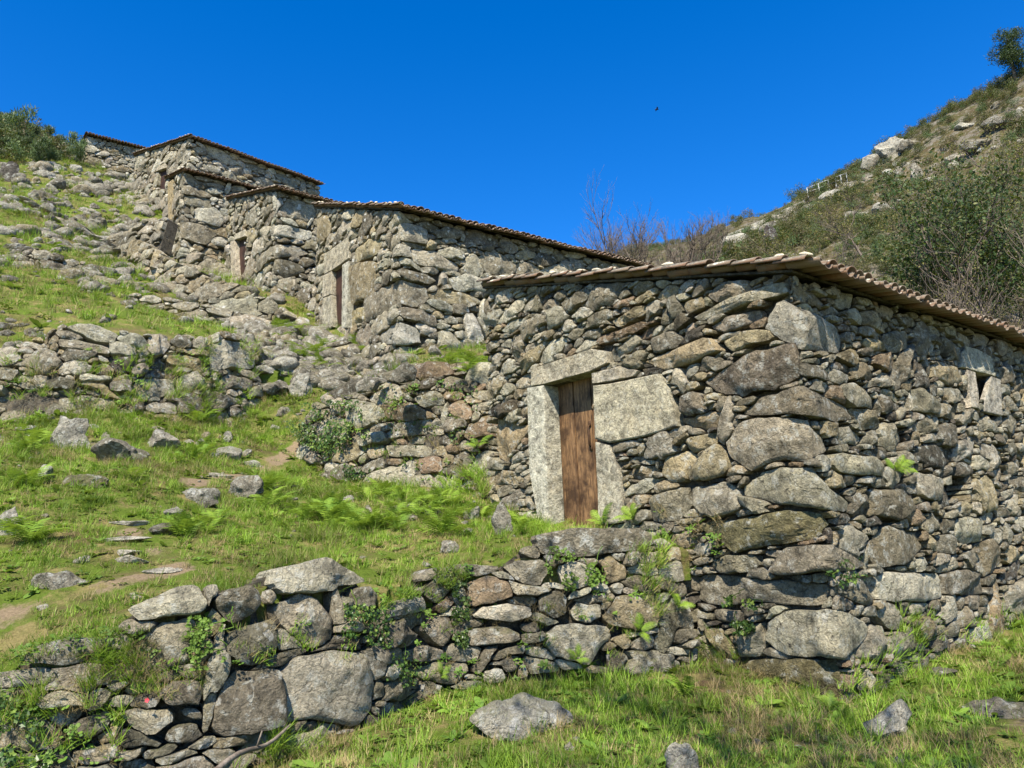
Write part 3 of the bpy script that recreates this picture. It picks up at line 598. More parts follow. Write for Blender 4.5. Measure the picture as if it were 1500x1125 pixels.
# ------------------------------------------------------------------ traced stones (surveyed outlines), in photograph pixels
TR1 = [ ([(1025, 560), (1093, 517), (1160, 500), (1172, 523), (1167, 550), (1127, 570), (1083, 580), (1050, 577)], 'b'),
 ([(940, 530), (980, 513), (1040, 493), (1055, 513), (1013, 533), (970, 543)], 't'), ([(1007, 465), (1047, 447), (1097, 425), (1143, 410), (1155, 427), (1113, 440), (1063, 457), (1030, 468)], 'g'),
 ([(1032, 430), (1050, 415), (1093, 408), (1097, 422), (1073, 437), (1047, 445)], 'g'), ([(1037, 480), (1063, 463), (1107, 453), (1110, 467), (1080, 480), (1057, 490)], 'g'), ([(1055, 500), (1080, 487), (1123, 480), (1130, 493), (1103, 505), (1070, 517)], 't'),
 ([(1117, 473), (1133, 437), (1150, 433), (1173, 453), (1233, 477), (1240, 497), (1237, 517), (1167, 510), (1143, 497), (1115, 483)], 'w'),
 ([(1080, 607), (1110, 583), (1160, 563), (1247, 597), (1255, 613), (1233, 617), (1187, 610), (1150, 607), (1100, 607)], 'd'), ([(1060, 650), (1080, 617), (1110, 610), (1187, 613), (1213, 643), (1217, 660), (1187, 673), (1133, 677), (1097, 690), (1067, 670)], 'g'),
 ([(1003, 693), (1020, 670), (1050, 648), (1067, 683), (1060, 697), (1033, 703), (1007, 703)], 't'), ([(1082, 713), (1110, 690), (1160, 682), (1200, 683), (1217, 710), (1253, 735), (1245, 750), (1180, 745), (1120, 735), (1085, 725)], 'g'),
 ([(970, 670), (1002, 655), (1018, 668), (1000, 705), (978, 710), (965, 690)], 't'), ([(1010, 715), (1060, 703), (1078, 715), (1085, 745), (1040, 760), (1012, 745)], 'g'), ([(945, 725), (1000, 712), (1008, 745), (990, 765), (950, 765)], 'g'),
 ([(780, 625), (745, 620), (720, 610), (718, 640), (722, 672), (735, 678), (745, 665)], 'o'), ([(720, 690), (745, 687), (765, 700), (762, 708), (718, 712)], 't'), ([(800, 455), (818, 446), (835, 462), (820, 478), (800, 485)], 'l'),
 ([(888, 470), (942, 445), (945, 460), (900, 480)], 't'), ([(870, 495), (940, 470), (943, 480), (905, 500), (870, 505)], 'r'), ([(948, 493), (985, 484), (1000, 497), (990, 512), (955, 520)], 'g'), ([(994, 445), (1025, 430), (1033, 447), (1005, 462)], 't'),
 ([(924, 438), (960, 420), (963, 430), (930, 446)], 't'), ([(993, 580), (1018, 572), (1030, 590), (1033, 605), (1008, 612), (993, 600)], 'b'),
 ([(1267, 497), (1277, 493), (1293, 500), (1298, 513), (1283, 517), (1267, 507)], 'y'), ([(1297, 487), (1317, 483), (1333, 497), (1333, 510), (1313, 518), (1300, 507)], 'b'), ([(1233, 563), (1253, 557), (1283, 580), (1283, 597), (1253, 598), (1237, 583)], 'g'),
 ([(1337, 570), (1353, 568), (1377, 593), (1373, 608), (1337, 600)], 'b'), ([(1223, 660), (1283, 670), (1300, 683), (1293, 697), (1233, 693), (1222, 680)], 'g'), ([(1227, 627), (1247, 623), (1270, 637), (1263, 653), (1233, 650)], 'l'),
 ([(1007, 767), (1090, 757), (1150, 748), (1213, 752), (1223, 770), (1187, 790), (1110, 803), (1067, 810), (1033, 783)], 'm'), ([(1123, 837), (1147, 803), (1187, 797), (1217, 798), (1250, 813), (1273, 830), (1233, 837), (1187, 840), (1143, 845)], 'b'),
 ([(1035, 827), (1060, 813), (1100, 812), (1110, 830), (1093, 843), (1053, 842)], 'g'), ([(1017, 847), (1030, 840), (1083, 847), (1167, 853), (1217, 857), (1220, 867), (1200, 887), (1100, 883), (1033, 888), (1017, 877)], 'g'),
 ([(1230, 853), (1280, 845), (1290, 877), (1277, 888), (1233, 870)], 'b'), ([(1288, 843), (1307, 837), (1333, 840), (1383, 840), (1388, 877), (1333, 883), (1293, 878)], 'l'), ([(1385, 840), (1417, 832), (1447, 840), (1450, 873), (1413, 873), (1388, 870)], 'g'),
 ([(1280, 793), (1300, 770), (1347, 780), (1360, 803), (1333, 827), (1293, 833), (1277, 817)], 'b'), ([(1118, 937), (1123, 910), (1147, 893), (1200, 893), (1233, 893), (1267, 907), (1277, 923), (1263, 950), (1240, 967), (1200, 960), (1160, 963), (1133, 950)], 'l'),
 ([(1077, 923), (1110, 910), (1117, 950), (1110, 963), (1078, 965)], 'g'), ([(1040, 893), (1053, 890), (1083, 893), (1083, 913), (1043, 910)], 'l'), ([(1027, 920), (1047, 917), (1077, 950), (1075, 970), (1050, 957)], 'y'),
 ([(1063, 980), (1100, 967), (1160, 963), (1233, 967), (1243, 983), (1238, 1033), (1200, 1023), (1133, 1013), (1077, 997)], 'm'), ([(1263, 940), (1277, 913), (1303, 917), (1303, 950), (1293, 970), (1260, 963)], 'g'), ([(1287, 897), (1300, 880), (1320, 883), (1333, 910), (1327, 927), (1307, 923)], 'g'),
 ([(1370, 783), (1390, 780), (1403, 787), (1400, 813), (1373, 807)], 'g'), ([(1400, 760), (1420, 755), (1443, 763), (1440, 787), (1420, 800), (1403, 787)], 'l'), ([(1275, 715), (1320, 715), (1340, 745), (1320, 765), (1285, 755)], 'b'), ([(1340, 690), (1385, 700), (1383, 735), (1350, 730)], 'g')]
DR1 = [([(869, 565), (893, 562), (965, 547), (977, 563), (993, 624), (947, 639), (893, 649), (872, 643)], 'p'), ([(867, 547), (908, 536), (936, 543), (930, 551), (893, 559), (868, 562)], 'l'), ([(873, 647), (893, 652), (908, 693), (914, 765), (878, 770)], 'l'), ([(778, 541), (867, 511), (888, 514), (892, 531), (866, 544), (797, 563), (778, 566)], 'p'), ([(773, 568), (797, 564), (806, 778), (792, 780), (776, 690)], 'w'),
 ([(1407, 517), (1413, 507), (1430, 511), (1451, 523), (1457, 552), (1447, 549), (1428, 544), (1408, 538)], 'w'), ([(1415, 541), (1427, 545), (1433, 583), (1433, 599), (1421, 597)], 'w', .08), ([(1451, 551), (1464, 556), (1467, 610), (1440, 603), (1441, 583)], 'w', .05)]
TRF = [([(405, 833), (430, 823), (483, 813), (540, 808), (548, 820), (548, 850), (500, 862), (460, 868), (415, 870), (403, 855)], 'l'), ([(183, 893), (230, 863), (267, 855), (300, 860), (310, 883), (300, 903), (267, 903), (240, 905), (200, 908)], 'l'), ([(313, 873), (333, 858), (377, 852), (385, 883), (367, 903), (333, 913), (317, 900)], 'b'),
 ([(386, 863), (400, 860), (412, 875), (400, 890), (387, 883)], 'g'), ([(400, 893), (443, 867), (467, 872), (493, 907), (490, 937), (460, 950), (423, 930)], 'g'), ([(197, 930), (233, 913), (287, 905), (303, 923), (283, 937), (280, 967), (240, 983), (200, 990), (195, 963)], 'g'),
 ([(322, 937), (350, 917), (383, 910), (405, 910), (405, 950), (383, 970), (350, 973), (330, 963)], 'd'), ([(27, 963), (57, 943), (100, 932), (147, 933), (150, 953), (117, 970), (67, 973), (33, 972)], 'l'), ([(0, 980), (40, 978), (80, 980), (83, 993), (60, 1007), (0, 1007), (-30, 1000), (-30, 985)], 'l'),
 ([(53, 1020), (83, 1010), (130, 1013), (127, 1030), (90, 1038), (60, 1040)], 'g'), ([(0, 1043), (33, 1040), (60, 1050), (80, 1077), (80, 1100), (40, 1107), (-20, 1107), (-25, 1060)], 'b'), ([(93, 1070), (117, 1050), (153, 1040), (163, 1050), (153, 1073), (133, 1090), (100, 1087)], 'b'),
 ([(167, 1043), (200, 1037), (260, 1043), (247, 1063), (220, 1077), (187, 1067)], 'g'), ([(233, 1013), (253, 997), (290, 993), (300, 1013), (297, 1037), (247, 1037)], 'd'), ([(308, 1067), (320, 1010), (337, 983), (400, 977), (413, 983), (413, 1063), (367, 1070), (327, 1075)], 'd'),
 ([(415, 983), (433, 967), (480, 950), (533, 953), (553, 1000), (550, 1037), (533, 1060), (500, 1065), (440, 1055), (415, 1063)], 'l'), ([(237, 1077), (260, 1062), (293, 1060), (303, 1073), (283, 1093), (250, 1090)], 'd'), ([(223, 1110), (293, 1095), (290, 1105), (260, 1120), (230, 1122)], 'g'),
 ([(97, 1103), (133, 1100), (173, 1090), (173, 1113), (150, 1125), (110, 1123)], 'b'), ([(270, 1043), (297, 1040), (303, 1050), (287, 1057), (270, 1053)], 'b'), ([(150, 1003), (187, 992), (193, 1003), (167, 1017)], 'g'),
 ([(500, 873), (530, 870), (533, 890), (507, 897)], 'l'), ([(528, 863), (547, 858), (555, 873), (550, 890), (534, 890)], 'g'), ([(575, 893), (597, 873), (613, 872), (620, 890), (597, 905), (577, 903)], 'w'), ([(612, 867), (633, 833), (657, 817), (680, 827), (687, 843), (667, 860), (647, 883)], 'b'),
 ([(640, 890), (650, 875), (667, 870), (670, 887), (647, 900)], 'r'), ([(683, 853), (713, 840), (747, 857), (752, 875), (717, 883), (690, 890)], 'r'), ([(733, 830), (760, 817), (800, 815), (805, 837), (793, 857), (767, 855), (747, 843)], 'g'), ([(817, 827), (840, 818), (870, 833), (870, 853), (847, 865), (823, 853)], 'l'),
 ([(872, 819), (900, 812), (927, 827), (925, 847), (893, 857), (887, 837)], 't'), ([(785, 783), (833, 773), (947, 773), (960, 793), (933, 807), (900, 809), (867, 815), (817, 812), (793, 810)], 'd'), ([(688, 898), (707, 890), (747, 882), (777, 890), (780, 902), (747, 913), (713, 907)], 'l'),
 ([(787, 870), (820, 865), (833, 877), (830, 900), (813, 910), (790, 897)], 'b'), ([(835, 893), (843, 880), (883, 883), (883, 900), (863, 912), (840, 907)], 'g'), ([(885, 903), (907, 870), (957, 873), (967, 900), (960, 923), (933, 927), (893, 913)], 't'), ([(797, 923), (833, 912), (890, 913), (898, 933), (880, 953), (860, 977), (820, 963), (800, 947)], 'l'),
 ([(677, 930), (690, 917), (733, 917), (763, 927), (763, 940), (720, 945), (687, 947)], 'g'), ([(617, 920), (627, 905), (660, 903), (668, 923), (647, 950), (620, 930)], 'b'), ([(567, 910), (593, 908), (615, 933), (600, 952), (567, 947), (558, 930)], 'd'), ([(760, 913), (787, 908), (793, 923), (773, 930)], 'b'), ([(900, 933), (920, 927), (933, 943), (920, 952), (902, 943)], 't'),
 ([(887, 957), (913, 952), (930, 963), (910, 990), (888, 983)], 'd'), ([(617, 983), (633, 970), (687, 970), (690, 983), (663, 1005), (627, 998)], 'g'), ([(717, 963), (740, 949), (767, 944), (767, 957), (727, 968)], 'b'), ([(563, 977), (583, 970), (595, 983), (580, 998), (563, 993)], 'l'), ([(570, 1050), (577, 1027), (607, 1023), (612, 1050), (587, 1070)], 'g'),
 ([(707, 983), (733, 973), (743, 987), (733, 1003), (710, 1000)], 'l'), ([(595, 957), (620, 944), (643, 952), (640, 970), (610, 970)], 'g')]
TR2 = [([(510, 390), (550, 380), (547, 430), (513, 447)], 't'), ([(533, 437), (587, 407), (627, 417), (630, 437), (613, 450), (580, 443), (533, 473)], 'g'), ([(510, 453), (533, 447), (533, 470), (510, 480)], 'y'), ([(580, 330), (600, 325), (627, 337), (625, 358), (600, 355), (583, 347)], 'l'), ([(600, 363), (633, 365), (673, 387), (673, 398), (640, 393), (607, 383)], 'g'),
 ([(573, 393), (587, 392), (633, 403), (643, 410), (617, 417), (587, 405)], 'b'), ([(657, 407), (683, 400), (713, 410), (713, 427), (667, 427)], 'w'), ([(677, 463), (693, 457), (713, 500), (687, 498)], 'w'), ([(697, 460), (720, 470), (733, 497), (717, 500)], 'l'), ([(553, 490), (580, 470), (617, 483), (617, 500), (587, 507), (557, 503)], 'w'), ([(642, 483), (660, 483), (685, 510), (667, 517), (643, 507)], 'g'),
 ([(572, 513), (600, 507), (650, 513), (653, 527), (607, 537), (573, 533)], 'b'), ([(582, 450), (613, 452), (640, 463), (640, 480), (617, 473), (587, 463)], 'g'), ([(519, 365), (540, 350), (557, 352), (553, 372), (520, 385)], 't'), ([(463, 320), (480, 315), (485, 340), (465, 360)], 't')]
DR2 = [([(475, 373), (510, 347), (512, 378), (500, 387), (487, 396), (475, 402)], 'p'), ([(502, 388), (511, 382), (508, 480), (501, 481)], 'w'), ([(473, 404), (486, 397), (486, 431), (473, 436)], 'p'), ([(473, 437), (486, 432), (488, 479), (473, 480)], 'l')]
TR3 = [([(400, 330), (457, 337), (453, 353), (400, 347)], 'w'), ([(398, 362), (440, 360), (455, 372), (400, 380)], 'g'), ([(395, 385), (430, 383), (450, 395), (420, 408), (395, 403)], 'd')]
TR4 = [([(267, 287), (310, 290), (310, 307), (270, 300)], 'b'), ([(263, 327), (293, 327), (318, 343), (300, 360), (263, 350)], 'b')]
TRW2 = [([(558, 590), (583, 587), (613, 593), (640, 610), (600, 617), (567, 613)], 'r'), ([(653, 593), (677, 583), (692, 597), (690, 617), (663, 613)], 'r'), ([(605, 583), (633, 573), (650, 577), (647, 593), (617, 592)], 'l'), ([(663, 647), (677, 640), (698, 650), (670, 660)], 'g'), ([(560, 650), (623, 650), (623, 667), (567, 670)], 'b'), ([(533, 653), (557, 650), (557, 670), (540, 673)], 't'),
 ([(643, 663), (660, 660), (660, 680), (643, 683)], 't'), ([(627, 690), (650, 697), (680, 710), (673, 720), (630, 713)], 'l'), ([(473, 570), (517, 550), (543, 547), (553, 563), (513, 577), (487, 583)], 'd'), ([(542, 547), (583, 540), (620, 557), (617, 570), (573, 560)], 'b'), ([(640, 560), (660, 550), (700, 560), (690, 575), (655, 572)], 'g')]
TRW3 = [([(163, 527), (207, 522), (213, 530), (193, 547), (170, 547)], 'k'), ([(197, 567), (213, 553), (260, 552), (263, 577), (240, 583), (200, 578)], 'l'), ([(188, 583), (230, 585), (230, 600), (207, 607), (188, 600)], 't'), ([(267, 547), (293, 542), (305, 560), (283, 573), (267, 573)], 'l'), ([(320, 507), (350, 500), (370, 513), (370, 540), (333, 547), (322, 533)], 'l'), ([(300, 580), (333, 573), (363, 587), (340, 607), (313, 597)], 'g'),
 ([(93, 583), (123, 577), (167, 583), (170, 597), (97, 600)], 'g'), ([(117, 480), (133, 473), (173, 490), (167, 503), (133, 497)], 'l'), ([(107, 497), (160, 505), (160, 520), (110, 510)], 'g'), ([(0, 600), (38, 603), (38, 620), (0, 628)], 'b'), ([(0, 535), (30, 545), (20, 560), (-10, 555)], 'b'), ([(233, 590), (262, 587), (262, 605), (235, 602)], 'l')]

# ------------------------------------------------------------------ roofs of curved clay tiles
def tile_geo(r0, r1, L, k, up, th=.014):
    a = np.linspace(0, math.pi, k); V = []
    for rr, s in ((r0, 0.0), (r1, L)):
        for q in (rr, rr - th):
            V.append(np.stack([np.full(k, s), q * np.cos(a), q * np.sin(a) * .8 * (1 if up else -1)], 1))
    V = np.concatenate(V); i = np.arange(k - 1); o = [0, k, 2 * k, 3 * k]
    f = lambda A, B: np.stack([A + i, A + i + 1, B + i + 1, B + i], 1)
    Fq = np.concatenate([f(o[0], o[2]), f(o[3], o[1]), f(o[1], o[0]), f(o[2], o[3]), [[o[0], o[2], o[3], o[1]], [o[0] + k - 1, o[1] + k - 1, o[3] + k - 1, o[2] + k - 1]]])
    return V, Fq
def roof(parent, K, A, B, z0, tan, ls, lb, ohe=.29, ohv=.11, near=True, k=7, seed=1, mort=True, sp=.205, limit=290):
    rs = np.random.RandomState(seed); c = 1 / math.sqrt(1 + tan * tan); e1 = np.array([A[0] * c, A[1] * c, tan * c]); e2 = np.array([B[0], B[1], 0]); e3 = np.cross(e2, e1); e3 = e3 if e3[2] > 0 else -e3
    O = np.array([K[0], K[1], z0]) - e1 * ohe / c - e2 * ohv
    deck = MB(); l1 = (ls + ohe + .3) / c; W = lb + 2 * ohv
    rf = link('roof', None, parent) if False else None
    V, Fq = box(l1 / 2 + ohe / 2, W / 2, -.01, l1 - ohe, W - 2 * ohv, .03); V = O + V[:, :1] * e1 + V[:, 1:2] * e2 + V[:, 2:] * e3
    deck.add(V, [Fq]); rf = link('roof', deck.mesh('roof', M_CORE, False), parent)
    ex = .36; rows = int(l1 / ex); cols = int(W / sp); rest = MB(); n = 0
    cov = tile_geo(.098, .08, .43, k, True); pan = tile_geo(.088, .1, .43, k, False)
    order = sorted([(r, q) for r in range(rows) for q in range(cols)], key=lambda t: (0 if t[0] == 0 else (1 if t[1] == 0 else 2 + t[0])))
    for r, q in order:
        for up, (V, Fq) in ((1, cov), (0, pan)):
            jx, jy, jr, jt = rs.normal(0, .018), rs.normal(0, .006), rs.normal(0, .025), rs.normal(0, .012)
            s = r * ex + jx - (0.0 if up else .04); y = (q + (0.5 if up else 1.0)) * sp + jy; y = y - .06
            X = V[:, 0] * math.cos(jr) - V[:, 1] * math.sin(jr); Y = V[:, 0] * math.sin(jr) + V[:, 1] * math.cos(jr); Z = V[:, 2] + (.055 if up else .075) + (.43 - V[:, 0]) * .065 + jt + .012 * math.sin(q * .31 + seed) 
            P = O + (s + X)[:, None] * e1 + (y + Y)[:, None] * e2 + Z[:, None] * e3; rn = rs.rand()
            if near and n < limit and (r == 0 or q == 0):
                link('roof_tile', mesh('roof_tile', P, [Fq], M_TILE, True, None, rn), rf); n += 1
            else: rest.add(P, [Fq], None, rn)
    link('roof_tile_field', rest.mesh('roof_tile_field', M_TILE), rf, 'stuff')
    if mort:      # weathered slabs and mortar lumps bedded along the verge
        for r in range(rows):
            if rs.rand() < .5: continue
            b = boulder_geo(.10 + .05 * rs.rand(), .05, .035, seed * 100 + r, 2); P = O + (r * ex + .06 + b[0][:, :1]) * e1 + (.035 + b[0][:, 1:2]) * e2 + (.145 + .02 * rs.rand() + b[0][:, 2:]) * e3
            link('mortar', mesh('mortar', P, b[1], M_MORT, True, None, rs.rand()), rf)
    return rf
_ico = {}
def ico(n):
    if n not in _ico:
        import bmesh
        b = bmesh.new(); bmesh.ops.create_icosphere(b, subdivisions=n, radius=1); V = np.array([v.co[:] for v in b.verts]); Fc = np.array([[v.index for v in f.verts] for f in b.faces]); b.free(); _ico[n] = (V, Fc)
    return _ico[n]
def boulder_geo(a, b, c, seed, sub=4, facet=1.0):
    V, Fc = ico(sub); rs = np.random.RandomState(seed & 0xffff); r = np.ones(len(V)); V = V.copy()
    for q in range(13):
        n = rs.normal(size=3); n /= np.linalg.norm(n); o = rs.uniform(.45, .85); d = V @ n; r = np.where(d * r > o, np.minimum(r, r + facet * (o / np.maximum(d, .3) - r)), r)
    V = V * r[:, None]; V = V * (a, b, c); m = min(a, b, c)
    if sub > 1: V = V + (V / (np.linalg.norm(V, axis=1)[:, None] + 1e-6)) * (m * .22 * fbm(V * (1.1 / m) + seed, seed & 255, 4))[:, None]
    return V, [Fc]
def house(name, label, cat='house', loc=None, group=None):
    return empty(name, (loc[0], loc[1], loc[2]), label, cat, group)
def plank_door(parent, surf, u0, u1, z0, z1, h, n, mat, seed=3, handle=True):
    rs = np.random.RandomState(seed); e = np.cumsum(np.concatenate([[0], rs.uniform(.8, 1.3, n)])); e = u0 + e / e[-1] * (u1 - u0)
    dr = None
    bk, Fq = box(0, 0, 0, 1, 1, 1); P = surf.pos((u0 + u1) / 2 + bk[:, 0] * (u1 - u0) * .99, (z0 + z1) / 2 + bk[:, 2] * (z1 - z0) * .98, h - .05 + bk[:, 1] * -.02)
    dr = link('door', mesh('door', P, [Fq[:, ::-1]], mat, False, None, .3), parent)
    for i in range(n):
        a, b = e[i] + .004, e[i + 1] - .004; N = 14
        us = np.array([a, a + .006, b - .006, b]); zs = np.linspace(z0 + rs.uniform(0, .03), z1, N); U, Z = np.meshgrid(us, zs)
        H = h + rs.uniform(-.006, .006) + np.array([-.035, 0, 0, -.035])[None] + .004 * n2(U, Z, 6, i + seed)
        Q = surf.pos(U.ravel(), Z.ravel(), H.ravel()); I = np.arange(N * 4).reshape(N, 4)
        Fq = np.stack([I[:-1, :-1], I[:-1, 1:], I[1:, 1:], I[1:, :-1]], -1).reshape(-1, 4); link('plank', mesh('plank', Q, [Fq], mat, False, None, rs.rand()), dr)
    if handle:
        zc = z0 + (z1 - z0) * .6; uc = u1 - .40
        pts = surf.pos(uc + np.array([0, .0, .01, .01, 0, 0]), zc + np.array([-.17, -.15, -.07, .07, .15, .17]), h + np.array([0, .03, .05, .05, .03, 0])); V, Fs = tube(pts, [.016, .018, .02, .02, .018, .016], 6); mb = MB(); mb.add(V, Fs)
        for zz in (-.19, .19):
            bx, Fq = box(0, 0, 0, 1, 1, 1); mb.add(surf.pos(uc + bx[:, 0] * .05, zc + zz + bx[:, 2] * .09, h + .006 + bx[:, 1] * .012), [Fq])
        link('handle', mb.mesh('handle', M_IRON), dr)
    return dr

CL1 = [(.52, 220), (.37, 800), (.27, 2500), (.18, 7000), (.12, 12000), (.08, 14000)]
# ---- nearest house
zr1 = lambda s: 4.80 + .286 * s
top1 = [(0, zr1(6.05)), (6.05, zr1(0) - .02), (S1.len, 4.80)]; bot1 = [(0, 1.9), (2.2, 1.7), (3.9, .3), (5.2, -.2), (6.05, -.3), (8.2, .0), (S1.len, .4)]
uL, uR = S1.uv(802, 650)[0], S1.uv(868.5, 640)[0]; zT = S1.uv(830, 555)[1] + .0; zB = 1.98
wp = [S1.uv(1428, 544), S1.uv(1450, 550), S1.uv(1440, 584), S1.uv(1434, 585)]; wh = [S1.uv(1396, 693), S1.uv(1420, 700), S1.uv(1418, 730), S1.uv(1398, 728)]
h1 = house('stone_house', 'nearest stone house with brown plank door, lowest in the row', 'house', (K1[0], K1[1], 0))
ho = [(uL, zB), (uR, zB), (uR, zT), (uL, zT)]
W1 = Wall(S1, top1, bot1, .0135, u0=-.3, seed=5, traced=TR1, dressed=DR1, holes=[ho, wp, wh], classes=CL1, tilt=.11, palette='ggbgtbdlglbtkgbgtlr', px=112, depth=.3)
W1.build(h1, M_ST1, M_DRS)
wu0, wu1 = wp[0][0] - .05, wp[1][0] + .05; wz0, wz1 = wp[2][1] - .03, wp[1][1] + .03
core(h1, S1, top1, [(u, z - .3) for u, z in bot1], .17, .5, [(uL - .04, uR + .04, zB - .05, zT + .02), (wu0, wu1, wz0, wz1), (wh[0][0], wh[1][0], wh[2][1], wh[0][1])])
plank_door(h1, S1, uL - .03, uR + .03, zB - .03, zT + .1, -.3, 3, M_DOOR)
roof(h1, K1, A1, B1, 4.82, .286, 6.05, 10.5, k=9)
# the house's far walls and its dark inside
def back_walls(parent, K, A, B, la, lb, z0, zt, tan, th=.45):
    mb = MB()
    for p, q, za, zb in ((K + A * la + B * .3, K + A * la + B * lb, zt + tan * la, zt + tan * la), (K + A * la + B * lb, K + B * lb + A * .3, zt + tan * la, zt + tan * .3)):
        d = (q - p) / np.linalg.norm(q - p); n = np.array([-d[1], d[0]]) * -1; n = n if n @ (K + A * la / 2 + B * lb / 2 - p) > 0 else -n
        V = [];
        for o in (0, th):
            V += [(p[0] + n[0] * o, p[1] + n[1] * o, z0), (q[0] + n[0] * o, q[1] + n[1] * o, z0), (q[0] + n[0] * o, q[1] + n[1] * o, zb - .02), (p[0] + n[0] * o, p[1] + n[1] * o, za - .02)]
        mb.add(V, [[[0, 1, 2, 3], [7, 6, 5, 4], [0, 4, 5, 1], [3, 2, 6, 7], [0, 3, 7, 4], [1, 5, 6, 2]]])
    link('back_wall', mb.mesh('back_wall', M_CORE, False), parent)
back_walls(h1, K1, A1, B1, 6.05, 10.5, -.3, 4.75, .286)
# ---- middle house
CL2 = [(.95, 200), (.7, 500), (.5, 1200), (.34, 2500), (.22, 5000), (.15, 4000)]
t2 = .436; zr2 = lambda s: 11.38 + t2 * s; top2 = [(0, zr2(6.85)), (6.85, 11.36), (S2.len, 11.36)]; bot2 = [(0, 9.0), (3.4, 8.0), (6.85, 6.6), (S2.len, 6.3)]
h2 = house('stone_house', 'grey stone house above the nearest one with a narrow red-brown door', 'house', (K2[0], K2[1], 7))
u2L, u2R = S2.uv(486, 440)[0], S2.uv(502, 440)[0]; z2T = S2.uv(495, 391)[1]; z2B = S2.uv(495, 480)[1]
W2 = Wall(S2, top2, bot2, .028, seed=15, traced=TR2, dressed=DR2, holes=[[(u2L, z2B), (u2R, z2B), (u2R, z2T), (u2L, z2T)]], classes=CL2, palette='gglbldglt', px=52, depth=.35, warp=.03, gap=.005, tilt=.03)
W2.build(h2, M_ST2, M_DRS); core(h2, S2, top2, bot2, .2, .5, [(u2L - .05, u2R + .05, z2B, z2T + .03)])
plank_door(h2, S2, u2L - .04, u2R + .04, z2B, z2T + .08, -.15, 3, M_DOOR2, 8)
roof(h2, K2, A2, B2, 11.42, t2, 6.85, 9.5, k=7, seed=2, ohe=.3); back_walls(h2, K2, A2, B2, 6.85, 9.5, 6, 11.3, t2)
# ---- upper houses
CL3 = [(.95, 150), (.65, 500), (.45, 1200), (.3, 3000), (.2, 3000)]
def upper(name, label, S, K, A, B, la, lb, z0, tan, bz, seed, traced=(), dressed=(), door=None, pal='glbltgw', px=38, cl=CL3, ohe=.3):
    h = house(name, label, 'house', (K[0], K[1], bz[-1])); top = [(0, z0 + tan * la), (la, z0), (S.len, z0)]; bot = [(0, bz[0]), (la, bz[1]), (S.len, bz[2])]; holes = []; ch = []
    if door:
        a, b, lo, hi = door; holes = [[(a, lo), (b, lo), (b, hi), (a, hi)]]; ch = [(a - .05, b + .05, lo, hi + .02)]
        plank_door(h, S, a - .05, b + .05, lo, hi + .05, -.18, 3, M_DOOR2, seed, False)
    w_ = Wall(S, top, bot, .045, seed=seed, traced=traced, dressed=dressed, holes=holes, classes=cl, palette=pal, px=px, depth=.35, warp=.04, gap=.008)
    w_.build(h, M_ST3, M_DRS, minpix=5); core(h, S, top, bot, .2, .5, ch)
    roof(h, K, A, B, z0 + .03, tan, la, lb, ohe=ohe, k=5, seed=seed, near=True, mort=True, limit=110); back_walls(h, K, A, B, la, lb, bz[2], z0 - .05, tan); return h
d3 = (S3.uv(345, 375)[0], S3.uv(357, 375)[0], S3.uv(350, 404)[1], S3.uv(351, 349)[1])
upper('stone_house', 'third stone house up the slope with a small door near its left corner', S3, K3, A3, B3, 6.7, 7, 16.35, .36, (13.6, 11.0, 10.5), 33, TR3, [([(343, 344), (359, 336), (360, 346), (343, 352)], 'p'), ([(338, 354), (344, 352), (347, 405), (339, 407)], 'p')], d3)
upper('stone_house', 'tall fourth stone house with dark roof edge, built against the highest pair', S4, K4, A3, B3, 4.1, 6.5, 20.7, .34, (17, 15.2, 14), 44, TR4, [([(246, 268), (254, 262), (253, 320), (247, 332)], 'y')])
d5 = (S5.uv(231, 260)[0], S5.uv(241, 260)[0], S5.uv(235, 277)[1], S5.uv(236, 247)[1])
t5 = .5
upper('stone_house', 'second highest stone house with a long tiled eave against the sky', S5, K5, A5, B5, 8.2, 8, 24.35, t5 * .6, (20, 19, 18), 55, (), [([(229, 246), (243, 238), (243, 246), (229, 251)], 'p')], d5, px=30)
upper('stone_house', 'highest and farthest stone house at the top left of the row', S6, K6, A3, B3, 5, 5.5, 31.65, .2, (29, 28.0, 26.0), 66, px=25, pal='lgwlt')
# ---- retaining walls
def rwall(label, S, toppx, botpx, seed, traced, cl, pal, px, res, mat, depth=.4, thick=.5, ends=None, ctop=-.06, **kw):
    top = sorted([S.uv(*q) for q in toppx]); bot = sorted([S.uv(*q) for q in botpx])
    if ends: top = [ends[0]] + top + ([ends[1]] if ends[1] else [])
    c = S.pos(S.len / 2, bot[0][1]); h = empty('retaining_wall', (c[0], c[1], c[2]), label, 'stone wall', 'dry stone retaining walls'); h['kind'] = 'thing'
    w_ = Wall(S, top, bot, res, seed=seed, traced=traced, classes=cl, palette=pal, px=px, depth=depth, **kw); w_.build(h, mat, M_DRS); core(h, S, [(u, z + ctop) for u, z in top], [(u, z - .3) for u, z in bot], .2, thick); return w_, h
CLF = [(.5, 200), (.36, 600), (.26, 1800), (.18, 5000), (.12, 7000)]
WF, hF = rwall('low foreground dry stone wall of big lichened boulders holding up the grass terrace', SF,
   [(0, 980), (27, 955), (100, 930), (150, 935), (183, 893), (267, 855), (340, 856), (402, 855), (404, 833), (483, 812), (545, 808), (549, 850), (560, 885), (600, 872), (640, 825), (680, 825), (733, 828), (785, 783), (833, 772), (950, 772), (990, 800)],
   [(0, 1150), (200, 1150), (300, 1150), (440, 1125), (540, 1085), (570, 1066), (650, 1022), (800, 985), (950, 990), (1010, 985)], 71, TRF, CLF, 'glbdgltb', 140, .012, M_BLD, .45, .5, ends=((0, .9), (13.0, 1.7)), ctop=.02, gap=.008, prot=1.2, warp=.025)
